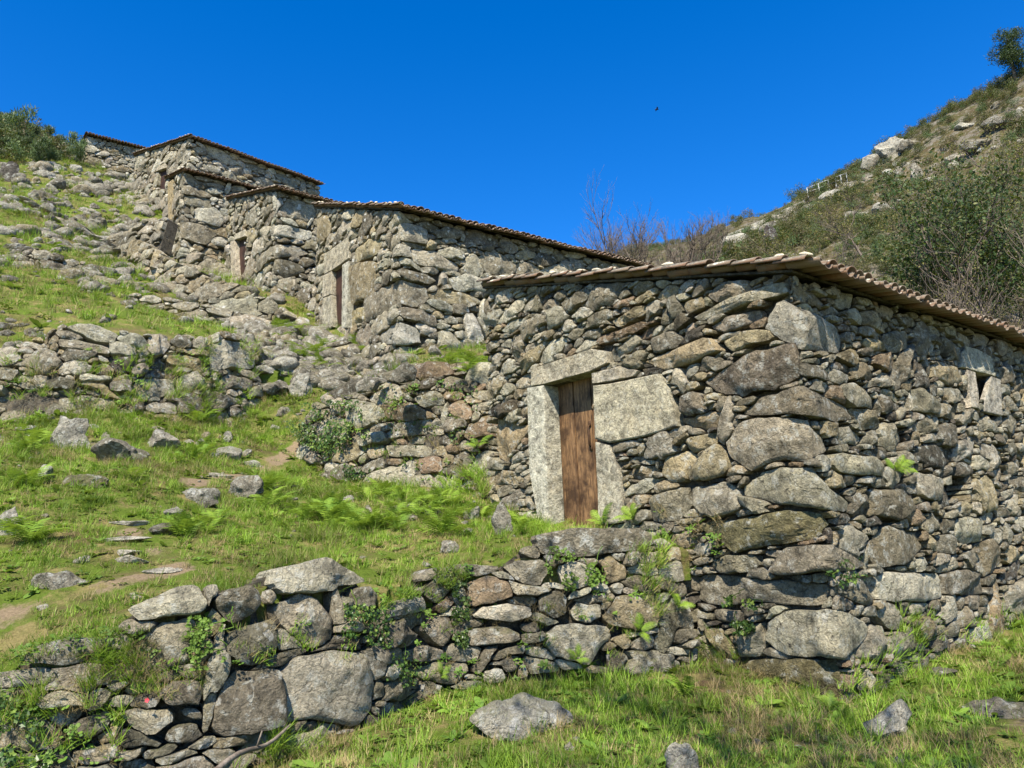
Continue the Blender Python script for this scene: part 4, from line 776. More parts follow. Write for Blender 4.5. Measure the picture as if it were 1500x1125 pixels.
CLW = [(.75, 250), (.5, 900), (.34, 2200), (.22, 5000), (.15, 3000)]
rwall('mossy dry stone wall between the nearest house and the grass ramp, ivy on its left', SW2, [(398, 650), (440, 612), (478, 573), (520, 548), (545, 542), (600, 533), (650, 530), (715, 528), (740, 528)], [(400, 700), (440, 705), (500, 740), (600, 730), (720, 750), (740, 750)],
   81, TRW2, CLW, 'gbdrbgtl', 70, .022, M_BLD, .4, .5, gap=.008, prot=1.3, warp=.03)
rwall('tumbled dry stone wall across the slope at left above the grass bank', SW3, [(-90, 515), (0, 508), (60, 494), (110, 476), (130, 470), (172, 484), (215, 492), (260, 486), (310, 494), (350, 488), (385, 500), (430, 508), (455, 530)], [(-90, 665), (0, 655), (60, 640), (150, 628), (230, 634), (300, 645), (380, 655), (430, 638)],
   91, TRW3, CLW, 'glbdglty', 65, .025, M_BLD, .5, .5, gap=.012, prot=1.8, warp=.04, ends=((0, 6.9), None))
pW = lambda l: [tuple(atY(*q)[:2]) for q in l]
SW4 = Surf(pW([(60, 320, 31.6), (160, 395, 25.5), (250, 440, 23.5), (390, 485, 23.0), (462, 500, 23.6)]), .12, .6, .1, 9)
rwall('low rubble wall edging the slab stairway up the hillside', SW4, [(70, 314), (120, 330), (165, 362), (230, 372), (300, 400), (350, 414), (400, 434), (455, 468)], [(70, 350), (140, 400), (230, 440), (260, 472), (380, 500), (460, 505)], 101, (), CL3, 'gtbglt', 46, .035, M_ST3, .4, .4, gap=.012, warp=.04)
SW5 = Surf(pW([(150, 385, 34), (250, 400, 32.5), (340, 415, 30.5), (400, 450, 26.6), (462, 480, 25.0)]), .1, .6, .1, 10)
rwall('rubble footing wall running under the upper stone houses', SW5, [(150, 335), (200, 318), (245, 325), (262, 350), (330, 392), (350, 405), (400, 400), (458, 420)], [(150, 405), (250, 415), (340, 430), (400, 470), (462, 500)], 111, (), CL3, 'gbdlb', 36, .04, M_ST3, .4, .4, gap=.014, warp=.05, prot=1.5)
SW6 = Surf(pW([(95, 262, 46), (150, 285, 43), (222, 325, 38.5)]), .12, .6, .1, 12)
rwall('low terrace wall in front of the two highest houses', SW6, [(98, 236), (130, 246), (165, 262), (220, 285)], [(95, 275), (150, 300), (222, 335)], 121, (), CL3, 'glbdw', 30, .045, M_ST3, .4, .4, gap=.014, warp=.05, prot=1.4)
SW7 = Surf(pW([(345, 540, 20.2), (400, 552, 20.8), (470, 556, 20.6), (575, 552, 18.6)]), .2, .6, .15, 13)
rwall('broken rubble terrace wall just below the middle house, ferns on top', SW7, [(350, 500), (385, 503), (420, 490), (455, 505), (500, 500), (540, 512), (575, 520)], [(345, 555), (400, 570), (470, 575), (575, 565)], 131, (), CLW, 'gbldbgt', 58, .028, M_BLD, .5, .5, gap=.012, prot=1.6, warp=.04)
SW8 = Surf(pW([(-40, 395, 21.5), (40, 400, 22.0), (150, 412, 23.0)]), .2, .6, .15, 14)
rwall('low broken ledge of rocks across the upper grass at left', SW8, [(-40, 368), (10, 372), (50, 362), (90, 372), (150, 392)], [(-40, 410), (60, 415), (150, 425)], 141, (), CLW, 'bdgbg', 50, .03, M_BLD, .5, .4, gap=.012, prot=1.6, warp=.05)
SW9 = Surf(pW([(60, 455, 20.5), (170, 470, 21.0), (280, 480, 21.6), (400, 500, 22.0)]), .2, .6, .15, 15)
rwall('tumbled stone band between the stairway and the long tumbled wall', SW9, [(150, 440), (200, 428), (250, 436), (300, 444), (350, 455), (400, 470)], [(150, 462), (250, 478), (330, 500), (400, 520)], 151, (), CLW, 'gbldg', 54, .03, M_BLD, .5, .5, gap=.012, prot=1.6, warp=.05)
SW10 = Surf(pW([(-40, 330, 29), (60, 345, 28.5), (120, 372, 27)]), .2, .6, .15, 16)
rwall('short rock wall at the left edge beneath the top of the stairway', SW10, [(-40, 298), (20, 306), (60, 318), (115, 350)], [(-40, 335), (60, 355), (120, 385)], 161, (), CL3, 'gbdlb', 40, .04, M_ST3, .5, .5, gap=.012, prot=1.5, warp=.05)
# ------------------------------------------------------------------ placing things on the ground
def hit(f, px, py, t0=3.0, t1=260.0):
    d = ray(px, py); t = t0 * (t1 / t0) ** np.linspace(0, 1, 260); P = CC + t[:, None] * d; g_ = P[:, 2] - f(P[:, 0], P[:, 1]); k = np.nonzero((g_[:-1] > 0) & (g_[1:] <= 0))[0]
    if not len(k): return None
    a, b = t[k[0]], t[k[0] + 1]
    for _ in range(18):
        m_ = (a + b) / 2; Q = CC + m_ * d
        if Q[2] - f(Q[0:1], Q[1:2])[0] > 0: a = m_
        else: b = m_
    return CC + (a + b) / 2 * d
def rock(px, py, wp_, hp_, f, label, col='g', mat=None, name='boulder', cat='boulder', group=None, rz=None, deep=1.0, seed=None, sub=4, sink=.4, flat=None):
    P = hit(f, px, py + hp_ / 2)
    if P is None: return None
    k = P[1] / F; seed = int(px * 7 + py) if seed is None else seed; rs = np.random.RandomState(seed); a = wp_ / 2 * k; c = hp_ / 2 * k * (1 + sink); b = a * deep * .8 if flat is None else flat
    V, Fc = boulder_geo(a * 1.05, b, c, seed, sub); me = mesh(name, V, Fc, mat or M_BLD, True, np.array(PAL[col]) * rs.uniform(.7, 1.0), rs.rand(), None, 24)
    o = link(name, me); o.location = (P[0], P[1] + b * .5, P[2] + c * (1 - 2 * sink / (1 + sink)) ); o.rotation_euler = (rs.uniform(-.1, .1), rs.uniform(-.1, .1), rs.uniform(-.3, .3) if rz is None else rz)
    return tag(o, label, cat, group)
rock(765, 1052, 150, 50, f0, 'flat grey slab boulder lying half buried in the foreground grass', 'l', deep=.55, rz=.35, sub=5, sink=.8)
rock(1312, 1058, 80, 44, f0, 'squarish small boulder in the grass by the corner of the nearest house', 'l', deep=.9, rz=.2, sub=5)
rock(1475, 1038, 90, 26, f0, 'low dark slab boulder in the grass at the right edge', 'd', deep=.7, rz=-.3)
rock(1005, 1118, 70, 50, f0, 'rounded lichened boulder at the bottom edge of the grass', 'l', deep=.8, sink=.5)
rock(1385, 985, 40, 16, f0, 'little grey rock in the grass below the house side wall', 'b')
rock(655, 800, 34, 20, f1, 'small rounded grey rock in the turf below the bracken', 'g')
rock(10, 763, 44, 40, f1, 'rounded boulder at the left edge beside the path', 'l')
rock(84, 846, 84, 32, f1, 'low flat boulder with pale lichen in turf left of the path', 'g', sink=.5)
rock(96, 625, 70, 62, f1, 'tall leaning boulder at the left on the grass bank', 'l', sink=.4)
rock(168, 658, 96, 42, f1, 'wide dark boulder sitting on the bank under the tumbled wall', 'b', sink=.3)
rock(285, 718, 56, 34, f1, 'grey boulder above the path, nearest the ferns', 'l')
rock(300, 735, 34, 14, f1, 'thin dark stone lying under a grey boulder', 'd')
rock(350, 713, 66, 36, f1, 'sloping boulder at the foot of the mossy wall', 'g')
rock(240, 770, 44, 26, f1, 'half buried brownish rock beside the path steps', 'b')
rock(690, 750, 30, 22, f1, 'pale rock at the left foot of the nearest house', 'l')
rock(735, 757, 40, 56, f1, 'upright pale boulder against the door jamb of the nearest house', 'l', deep=.5)
rock(120, 700, 60, 26, f1, 'flat mossy rock low on the left grass bank', 'm'); rock(230, 640, 54, 34, f1, 'broad grey block at the foot of the tumbled wall', 'g'); rock(60, 690, 40, 24, f1, 'small grey rock among the ferns of the left bank', 'l'); rock(330, 660, 44, 26, f1, 'lichened rock at the foot of the tumbled wall near the ramp', 'l')
rock(8, 242, 40, 46, f2, 'big dark brown boulder on the skyline slope at far left', 'k', M_ROCK, deep=.8)
rock(22, 258, 34, 20, f2, 'low dark rock beside the big dark boulder at far left', 'd', M_ROCK)
for i, (px, py, w_, h_, lab, rz) in enumerate([(362, 677, 48, 9, 'highest flat stone step of the turf path', .1), (320, 695, 46, 7, 'second flat stone step of the turf path from its top', .15), (253, 749, 34, 13, 'blocky stone step halfway along the turf path', 0), (176, 764, 74, 8, 'long narrow stone step across the path above the bare patch', .12),
        (170, 789, 110, 6, 'longest and thinnest stone step across the path', -.05), (182, 808, 44, 9, 'rear one of two pale flagstones lying together on the path', 0), (184, 818, 62, 14, 'front one of two pale flagstones lying together on the path', .1), (230, 835, 62, 7, 'straight pale flagstone edge in the green turf', 0), (196, 873, 36, 8, 'small pale flagstone next to the foreground wall', .1), (115, 818, 30, 10, 'small worn flagstone left of the paired flagstones', .3), (60, 890, 26, 8, 'small stone set in the bare earth path at left', 0)]):
    rock(px, py, w_, h_, f1, lab, 'p' if i > 4 else 'l', M_DRS, 'flagstone', 'flagstone', 'flat stones of the turf path', rz, sink=.6, sub=4, flat=.16)
for i, (x, y, z, a, b, c, lab) in enumerate([(-6.5, 20.25, 5.75, .5, .45, .4, 'lowest block closing the right end of the tumbled wall'), (-6.55, 20.35, 6.45, .45, .42, .36, 'middle block closing the right end of the tumbled wall'), (-6.75, 20.6, 7.0, .5, .5, .26, 'flat top block at the right end of the tumbled wall'), (-6.0, 19.7, 5.5, .3, .3, .25, 'rounded rock fallen at the right end of the tumbled wall')]):
    V, Fc = boulder_geo(a, b, c, 640 + i, 4); o = link('boulder', mesh('boulder', V, Fc, M_BLD, True, np.array(PAL['gblg'[i]]) * .85, .2 * i, None, 24)); o.location = (x, y, z); tag(o, lab, 'boulder')
# rubble on the slopes: individuals where they show, stuff below that
def where(px, py, x0, x1, y0, y1):
    c = ['far left', 'left', 'left of centre', 'centre', 'right of centre', 'right', 'far right'][max(0, min(6, int((px - x0) / (x1 - x0) * 7)))]; r = ['top', 'upper', 'middle', 'lower', 'bottom'][max(0, min(4, int((py - y0) / (y1 - y0) * 5)))]
    return '%s %s' % (r, c)
def rubble(name, f, region, n, wr, label, group, cat, mat, cols, seed, sub=3):
    rs = np.random.RandomState(seed); k = 0; tries = 0; reg = np.array(region); x0, y0 = reg.min(0); x1, y1 = reg.max(0)
    while k < n and tries < n * 8:
        tries += 1; px, py = rs.uniform(x0, x1), rs.uniform(y0, y1)
        if not inpoly(np.array([px]), np.array([py]), region)[0]: continue
        w_ = rs.uniform(*wr); 
        if rock(px, py, w_, w_ * rs.uniform(.35, .75), f, label + ', ' + where(px, py, x0, x1, y0, y1), cols[rs.randint(len(cols))], mat, name, cat, group, None, 1, int(rs.randint(60000)), sub, .5): k += 1
rubble('rock', f2, [(0, 260), (110, 290), (230, 330), (170, 380), (90, 320), (0, 290)], 60, (8, 30), 'grey rock above the slab stairway', 'rocks scattered above the slab stairway', 'rock', M_ROCK, 'glbd', 5)
rubble('rock', f2, [(40, 205), (130, 235), (215, 265), (230, 320), (120, 285), (40, 250)], 42, (7, 26), 'pale rock below the highest house', 'rocks below the highest house', 'rock', M_ROCK, 'lgwb', 6)
rubble('rock', f2, [(0, 470), (120, 480), (100, 510), (0, 520)], 12, (12, 34), 'rock lying in grass just above the tumbled wall', 'rocks above the tumbled wall', 'rock', M_BLD, 'gbd', 7)
rubble('rock', f2, [(0, 345), (70, 355), (60, 385), (0, 380)], 10, (14, 40), 'dark flat rock in the upper grass at left', 'dark rocks in the upper grass', 'rock', M_ROCK, 'bdg', 8)
rubble('rock', f1, [(20, 590), (400, 640), (330, 690), (60, 650)], 26, (7, 22), 'small rock on the bank below the tumbled wall', 'rocks below the tumbled wall', 'rock', M_BLD, 'glt', 9)
rubble('rock', f1, [(400, 640), (470, 600), (560, 560), (540, 545), (440, 590), (380, 640)], 10, (8, 22), 'rock beside the grass ramp', 'rocks on the grass ramp', 'rock', M_BLD, 'gbl', 10)
rubble('rock', f2, [(400, 500), (470, 490), (560, 520), (600, 545), (520, 560), (440, 560), (380, 510)], 48, (12, 46), 'rock heaped in front of the middle house', 'rocks in front of the middle house', 'rock', M_BLD, 'glbg', 11)
rubble('rock', f1, [(480, 715), (700, 735), (690, 765), (500, 750)], 12, (8, 26), 'rock at the foot of the mossy wall behind the ferns', 'rocks behind the ferns', 'rock', M_BLD, 'glt', 12)
rubble('rock', f0, [(700, 1090), (1000, 1030), (1350, 1100), (1450, 1030), (1400, 1120), (700, 1120)], 9, (8, 22), 'small stone showing through the foreground grass', 'small stones in the foreground grass', 'rock', M_BLD, 'gtl', 13)
RVc = None
# slab stairway
st = empty('stairway', tuple(atY(250, 420, 26)), 'long stairway of rough stone slabs climbing the hillside', 'stairway'); st['kind'] = 'thing'
sp_ = [hit(f2, *q) for q in [(40, 300), (95, 326), (150, 358), (205, 388), (260, 412), (320, 436), (385, 456), (440, 478)]]; sp_ = np.array([p for p in sp_ if p is not None])
sd = np.concatenate([[0], np.cumsum(np.linalg.norm(np.diff(sp_, axis=0), axis=1))]); ns = int(sd[-1] / .46); rs = np.random.RandomState(4)
for i in range(ns):
    q = (i + .5) / ns * sd[-1]; P = np.array([np.interp(q, sd, sp_[:, k]) for k in range(3)]); Q = np.array([np.interp(q + .3, sd, sp_[:, k]) for k in range(3)]); d = (Q - P)[:2]; d /= np.linalg.norm(d) + 1e-9
    V, Fc = boulder_geo(.36, 1.0 + rs.rand() * .3, .15, 900 + i, 3); an = math.atan2(d[1], d[0]) + rs.normal(0, .08) + .5; V = np.stack([V[:, 0] * math.cos(an) - V[:, 1] * math.sin(an), V[:, 0] * math.sin(an) + V[:, 1] * math.cos(an), V[:, 2]], 1)
    zz = max(P[2], float(f2(P[:1], P[1:2])[0])) + .05; link('step', mesh('step', V + (P[0], P[1], zz), Fc, M_ST3, True, np.array(PAL['gbld'[rs.randint(4)]]), rs.rand()), st)
# ------------------------------------------------------------------ plants
def blades(n, h, w_, spread, lean, seed, seg=3, curl=.5):
    rs = np.random.RandomState(seed); mb = MB()
    for i in range(n):
        a = rs.uniform(0, 6.28); r = spread * math.sqrt(rs.rand()); L = h * rs.uniform(.5, 1.15); la = rs.uniform(0, 6.28); le = lean * rs.uniform(.2, 1.2); t = np.linspace(0, 1, seg + 1)
        out = L * (le * t + curl * le * t ** 2); up = L * (t - .25 * le * t ** 2); x = r * math.cos(a) + out * math.cos(la); y = r * math.sin(a) + out * math.sin(la)
        ww = w_ * (1 - t ** 1.5) * rs.uniform(.7, 1.2); fa = la + math.pi / 2 + rs.uniform(-.5, .5); sx, sy = math.cos(fa), math.sin(fa)
        V = []; 
        for j in range(seg): V += [(x[j] - sx * ww[j], y[j] - sy * ww[j], up[j]), (x[j] + sx * ww[j], y[j] + sy * ww[j], up[j])]
        V.append((x[seg], y[seg], up[seg])); q = [[2 * j, 2 * j + 1, 2 * j + 3, 2 * j + 2] for j in range(seg - 1)]; mb.add(V, ([q] if q else []) + [[[2 * seg - 2, 2 * seg - 1, 2 * seg]]])
    return mb
def leaf_fan(n, size, spread, h, seed, asp=.6):
    rs = np.random.RandomState(seed); mb = MB()
    for i in range(n):
        a = rs.uniform(0, 6.28); r = spread * math.sqrt(rs.rand()); L = size * rs.uniform(.6, 1.3); tl = rs.uniform(.1, .9); c, s_ = math.cos(a), math.sin(a); z = h * rs.uniform(.2, 1)
        pl = np.array([(0, 0), (.35, .5 * asp), (.75, .42 * asp), (1, 0), (.75, -.42 * asp), (.35, -.5 * asp)]) * L; zz = z + pl[:, 0] * tl - .3 * pl[:, 0] ** 2 / L
        b = rs.uniform(0, 6.28); cb, sb = math.cos(b), math.sin(b); mb.add(np.stack([r * c + pl[:, 0] * cb - pl[:, 1] * sb, r * s_ + pl[:, 0] * sb + pl[:, 1] * cb, zz], 1), [[[0, 1, 2, 3, 4, 5]]])
    return mb
_vc = {}
def variants(key, meshes):
    c = bpy.data.collections.new(key)
    for i, me in enumerate(meshes): c.objects.link(bpy.data.objects.new('%s_%02d' % (key, i), me))
    return c
def scatter(name, pts, scl, rot, idx, coll, label, kind='stuff', cat=None):
    n = len(pts); me = bpy.data.meshes.new(name); me.vertices.add(n); me.vertices.foreach_set('co', np.asarray(pts, np.float32).ravel())
    me.attributes.new('sc', 'FLOAT', 'POINT').data.foreach_set('value', np.asarray(scl, np.float32)); me.attributes.new('ro', 'FLOAT_VECTOR', 'POINT').data.foreach_set('vector', np.asarray(rot, np.float32).ravel()); me.attributes.new('ix', 'INT', 'POINT').data.foreach_set('value', np.asarray(idx, np.int32))
    o = link(name, me, kind=kind); o['label'] = label; o['category'] = cat or name
    ng = bpy.data.node_groups.new(name, 'GeometryNodeTree'); ng.interface.new_socket('Geometry', in_out='INPUT', socket_type='NodeSocketGeometry'); ng.interface.new_socket('Geometry', in_out='OUTPUT', socket_type='NodeSocketGeometry')
    N = ng.nodes.new; gi, go = N('NodeGroupInput'), N('NodeGroupOutput'); ip = N('GeometryNodeInstanceOnPoints'); ci = N('GeometryNodeCollectionInfo'); ci.inputs['Collection'].default_value = coll; ci.inputs['Separate Children'].default_value = True; ci.inputs['Reset Children'].default_value = True
    ip.inputs['Pick Instance'].default_value = True
    def at(nm, ty):
        a = N('GeometryNodeInputNamedAttribute'); a.data_type = ty; a.inputs['Name'].default_value = nm; return [q for q in a.outputs if q.enabled and q.name == 'Attribute'][0]
    L = ng.links.new; L(gi.outputs[0], ip.inputs['Points']); L(ci.outputs[0], ip.inputs['Instance']); L(at('ix', 'INT'), ip.inputs['Instance Index']); L(at('ro', 'FLOAT_VECTOR'), ip.inputs['Rotation']); L(at('sc', 'FLOAT'), ip.inputs['Scale']); L(ip.outputs[0], go.inputs[0])
    md = o.modifiers.new('scatter', 'NODES'); md.node_group = ng; return o
def sample(f, poly, bbox, n, dens, seed, margin=90, avoid=None):
    """n tries over the region; kept with probability dens(distance) when the camera (or one a step aside) could see the spot"""
    rs = np.random.RandomState(seed); x = rs.uniform(bbox[0], bbox[1], n); y = rs.uniform(bbox[2], bbox[3], n); k = inpoly(x, y, poly) if poly is not None else np.ones(n, bool); x, y = x[k], y[k]
    d = np.hypot(x, y); k = rs.rand(len(x)) < dens(d); x, y = x[k], y[k]; z = f(x, y); P = np.stack([x, y, z], 1); q = P - CC; zc = q @ CW; u = 750 + F * (q @ CR) / zc; v = 562.5 - F * (q @ CU) / zc
    k = (zc > 1) & (u > -margin) & (u < 1500 + margin) & (v < 1125 + margin * 2) & (v > -60)
    if avoid is not None: k &= ~avoid(x, y, rs)
    return P[k], rs
GV = variants('grass_tuft', [blades(26, .10, .0035, .09, .5, 1 + i).mesh('tuft', M_GRASS) for i in range(4)] + [blades(22, .24, .004, .07, .7, 11 + i, 4).mesh('long_tuft', M_GRASS) for i in range(3)] + [blades(20, .16, .003, .08, .9, 21 + i).mesh('dry_tuft', M_DRY) for i in range(2)]
              + [leaf_fan(16, .045, .09, .03, 31 + i, .9).mesh('clover', M_CLOV) for i in range(2)] + [leaf_fan(10, .13, .02, .02, 41 + i, .5).mesh('weed', M_CLOV) for i in range(2)])
def grass(name, f, poly, bbox, n, dens, seed, label, pidx, smul=1.0, path=None):
    av = (lambda x, y, rs: rs.rand(len(x)) < np.clip(path(x, y) * 2.2, 0, .93)) if path else None
    P, rs = sample(f, poly, bbox, n, dens, seed, avoid=av); m_ = len(P)
    pat = n2(P[:, 0], P[:, 1], .9, seed, 3); pr = np.array(pidx, float); ty = rs.choice(len(pr), m_, p=pr / pr.sum())
    ty = np.where((pat > .4) & (rs.rand(m_) < .4), rs.randint(7, 9, m_), ty)          # straw coloured patches
    ty = np.where((pat < -.45) & (rs.rand(m_) < .35), rs.randint(4, 7, m_), ty)
    keep = rs.rand(m_) < np.clip(.95 - .9 * np.clip(n2(P[:, 0], P[:, 1], 1.7, seed + 7, 3), 0, 1), .15, 1); P, ty, m_ = P[keep], ty[keep], int(keep.sum())
    d = np.hypot(P[:, 0], P[:, 1]); sc = rs.uniform(.5, 1.15, m_) * smul * np.clip(d / 11, 1, 3.2) ** .8; rot = np.stack([rs.normal(0, .12, m_), rs.normal(0, .12, m_), rs.uniform(0, 6.28, m_)], 1)
    P[:, 2] -= .01; o = scatter(name, P, sc, rot, ty, GV, label, cat='grass'); return m_
c1 = grass('grass', f0, P0, (-6, 12, 3.5, 16), 60000, lambda d: np.clip(1.2 - d / 16, .2, 1), 61, 'foreground grass with soil and straw between the tufts', [5, 5, 5, 4, .7, .7, .6, .8, .8, 4, 4, .8, .8], path=path0)
c2 = grass('grass', f1, P1, (-16, 2.5, 5.5, 24), 75000, lambda d: np.clip(1.35 - d / 22, .3, 1), 62, 'green turf of the terrace and the bank behind it', [5, 5, 5, 4, 1, 1, 1, 2.2, 2.2, 4, 4, .9, .9], .85, path1)
c3 = grass('grass', f2, P2, (-45, 9, 14, 66), 70000, lambda d: np.clip(18 / d, 0, 1), 63, 'grass on the upper slope beside the stairway', [3, 3, 3, 3, .8, .8, .8, 1.3, 1.3, 2, 2, .2, .2], 1.0)
print('tufts', c1, c2, c3)
RVc = variants('pebble', [mesh('pebble', *((lambda g_: (g_[0], g_[1]))(boulder_geo(.5, .4, .28, 70 + i, 2))), M_BLD, True, np.array(PAL['glbtgd'[i]]) * .85, i * .17) for i in range(6)])
def pebbles(f, poly, bbox, n, dens, seed, label, smin=.06, smax=.26, thr=.0, pxpoly=None):
    P, rs = sample(f, poly, bbox, n, dens, seed); k = n2(P[:, 0], P[:, 1], .45, seed, 3) + .35 * rs.normal(size=len(P)) > thr
    if pxpoly is not None: a, b, _ = proj(P); k &= inpoly(a, b, pxpoly)
    P = P[k]; m_ = len(P); d = np.hypot(P[:, 0], P[:, 1]); scatter('loose_stones', P, (smin + (smax - smin) * rs.rand(m_) ** 2.5) * np.clip(d / 14, .6, 2.6), np.stack([rs.normal(0, .3, m_), rs.normal(0, .3, m_), rs.uniform(0, 6, m_)], 1), rs.randint(0, 6, m_), RVc, label, cat='stones'); return m_
pebbles(f2, P2, (-40, 6, 16, 60), 9000, lambda d: np.clip(1.2 - d / 90, .2, 1), 91, 'loose stones scattered through the grass of the upper slope', .1, .5, .15)
pebbles(f2, P2, (-40, 6, 20, 60), 13000, lambda d: .8 + 0 * d, 94, 'stone rubble lying in front of the upper houses', .12, .8, .02, [(90, 240), (215, 270), (250, 330), (335, 400), (460, 430), (462, 500), (330, 440), (240, 395), (150, 345), (80, 300), (0, 270), (0, 235)])
pebbles(f2, P2, (-9, 0, 17, 26), 4500, lambda d: .9 + 0 * d, 97, 'rubble between the tumbled wall and the middle house', .1, .9, .1, [(340, 470), (460, 480), (600, 520), (620, 545), (540, 560), (440, 600), (380, 560)])
pebbles(f2, P2, (-26, -6, 16, 40), 6000, lambda d: .9 + 0 * d, 98, 'stones lying on both sides of the slab stairway', .1, .6, .25, [(0, 300), (110, 330), (250, 400), (460, 470), (440, 500), (250, 470), (120, 420), (60, 380), (0, 380)])
pebbles(f1s, P1, (-16, 2, 6, 22), 2600, lambda d: np.clip(d / 16, .1, 1), 92, 'loose stones scattered over the grass bank', .05, .3, .2)
pebbles(f0, P0, (-4, 11, 4, 14), 900, lambda d: .7 + 0 * d, 93, 'little stones in the foreground grass', .04, .16, .1)
# ferns: each an individual with its fronds as parts
def frond_mesh(L, seed, np_=19):
    rs = np.random.RandomState(seed); mb = MB(); t = np.linspace(0, 1, 9); X = L * (t * .92); Z = L * (.75 * t - .62 * t ** 2.2); V, Fs = tube(np.stack([X, 0 * X, Z], 1), .004 * (1 - .8 * t), 3); mb.add(V, Fs)
    for i in range(np_):
        s_ = .14 + .84 * i / (np_ - 1); x0, z0 = np.interp(s_, t, X), np.interp(s_, t, Z); pl = L * .30 * math.sin(math.pi * min(1, s_ * .80 + .12)) ** .9 * (1 - s_ * .45) * rs.uniform(.9, 1.1) + .01
        for sd_ in (1, -1):
            q = np.linspace(0, 1, 6); fw = .35 + .35 * s_; c0 = x0 + q * pl * fw; y0 = sd_ * q * pl; zz = z0 - q ** 2 * pl * .28 + rs.normal(0, .004); w0 = pl * .085 * (1 - q) ** .6 * (1 + .0 * q); w0 = w0 * np.where(np.arange(6) % 2 == 1, 1.25, .72)
            A = np.stack([c0 - w0, y0, zz], 1); B = np.stack([c0 + w0, y0, zz + .15 * w0], 1); V = np.empty((12, 3)); V[0::2] = A; V[1::2] = B; mb.add(V, [[[2 * j, 2 * j + 1, 2 * j + 3, 2 * j + 2] for j in range(5)]])
    return mb.mesh('frond', M_FERN)
FR = [frond_mesh(.5, i) for i in range(5)]
def fern(P, size, n, label, group, seed, up=0.0, rz0=None, tilt=None):
    rs = np.random.RandomState(seed); o = empty('fern', tuple(P), label, 'fern', group); o.scale = (size, size, size)
    if tilt is not None: o.rotation_euler = tilt
    for i in range(n):
        a = i * 2 * math.pi / n + rs.uniform(-.4, .4) + (rz0 or 0)
        c = bpy.data.objects.new('frond', FR[rs.randint(5)]); COL.objects.link(c); c.parent = o; c.rotation_euler = (rs.normal(0, .15), -rs.uniform(.0, .75) - up, a); s_ = rs.uniform(.65, 1.15); c.scale = (s_, s_, s_)
    return o
rs = np.random.RandomState(77)
def ferns(reg, f, n, size, label, group, seed, nf=(6, 10), dz=0):
    rs = np.random.RandomState(seed); reg_ = np.array(reg); k = 0; t = 0
    while k < n and t < n * 10:
        t += 1; px, py = rs.uniform(reg_[:, 0].min(), reg_[:, 0].max()), rs.uniform(reg_[:, 1].min(), reg_[:, 1].max())
        if not inpoly(np.array([px]), np.array([py]), reg)[0]: continue
        P = hit(f, px, py)
        if P is None: continue
        fern(P + (0, 0, dz), size * rs.uniform(.7, 1.25), rs.randint(*nf), label + ', ' + where(px, py, *(reg_[:, 0].min(), reg_[:, 0].max(), reg_[:, 1].min(), reg_[:, 1].max())), group, int(rs.randint(9999))); k += 1
g_ = 'ferns on the grass terrace'
ferns([(420, 735), (520, 720), (700, 745), (720, 775), (640, 795), (450, 775)], f1, 34, .85, 'fern in the thick band below the mossy wall', g_, 1)
ferns([(258, 775), (320, 768), (330, 792), (265, 795)], f1, 6, .8, 'fern in the clump beside the turf path', g_, 2)
ferns([(380, 710), (430, 700), (440, 740), (370, 750)], f1, 6, .9, 'fern in front of the ivy on the mossy wall', g_, 3)
ferns([(20, 570), (70, 600), (70, 720), (20, 720)], f1, 12, .9, 'fern on the left grass bank', 'ferns on the left bank', 4)
ferns([(10, 775), (60, 780), (70, 810), (20, 800)], f1, 4, .9, 'fern right behind the boulder at the left edge', 'ferns on the left bank', 5)
ferns([(120, 690), (300, 650), (300, 680), (160, 720)], f1, 6, .7, 'small fern on the middle of the grass bank', 'ferns on the left bank', 6)
ferns([(750, 770), (785, 765), (785, 780), (755, 785)], f1, 3, .7, 'fern at the left foot of the pale door jamb', g_, 7)
ferns([(500, 510), (570, 505), (570, 540), (510, 530)], f2, 12, 1.3, 'fern among rocks at the corner of the middle house', 'ferns by the middle house', 8)
ferns([(395, 480), (460, 500), (500, 530), (470, 560), (420, 520)], f2, 20, 1.3, 'fern on rocks left of the middle house door', 'ferns by the middle house', 9)
ferns([(640, 535), (700, 530), (710, 545), (650, 550)], f2, 5, 1.1, 'fern on top of the mossy wall behind the nearest house', 'ferns by the middle house', 10)
ferns([(260, 600), (310, 590), (310, 620), (270, 625)], f1, 4, 1.1, 'fern in the gap of the tumbled wall', 'ferns on the left bank', 20)
for i, (px, py, sz, lab) in enumerate([(782, 985, .75, 'large bright fern at the base of the foreground wall'), (858, 995, .65, 'fern next to the large one at the base of the foreground wall'), (1003, 1022, .6, 'fern in the grass left of the house corner boulder'), (1275, 1018, .5, 'fern under the corner of the nearest house'),
        (1215, 1045, .45, 'low fern in front of the mossy corner boulder'), (1240, 1060, .4, 'low fern between corner boulder and small squarish boulder'), (1375, 960, .35, 'small fern at the foot of the house side wall'), (1480, 955, .4, 'fern at the right edge by the wall foot')]):
    P = hit(f0, px, py); fern(P, sz, 9, lab, None, 300 + i, .25)
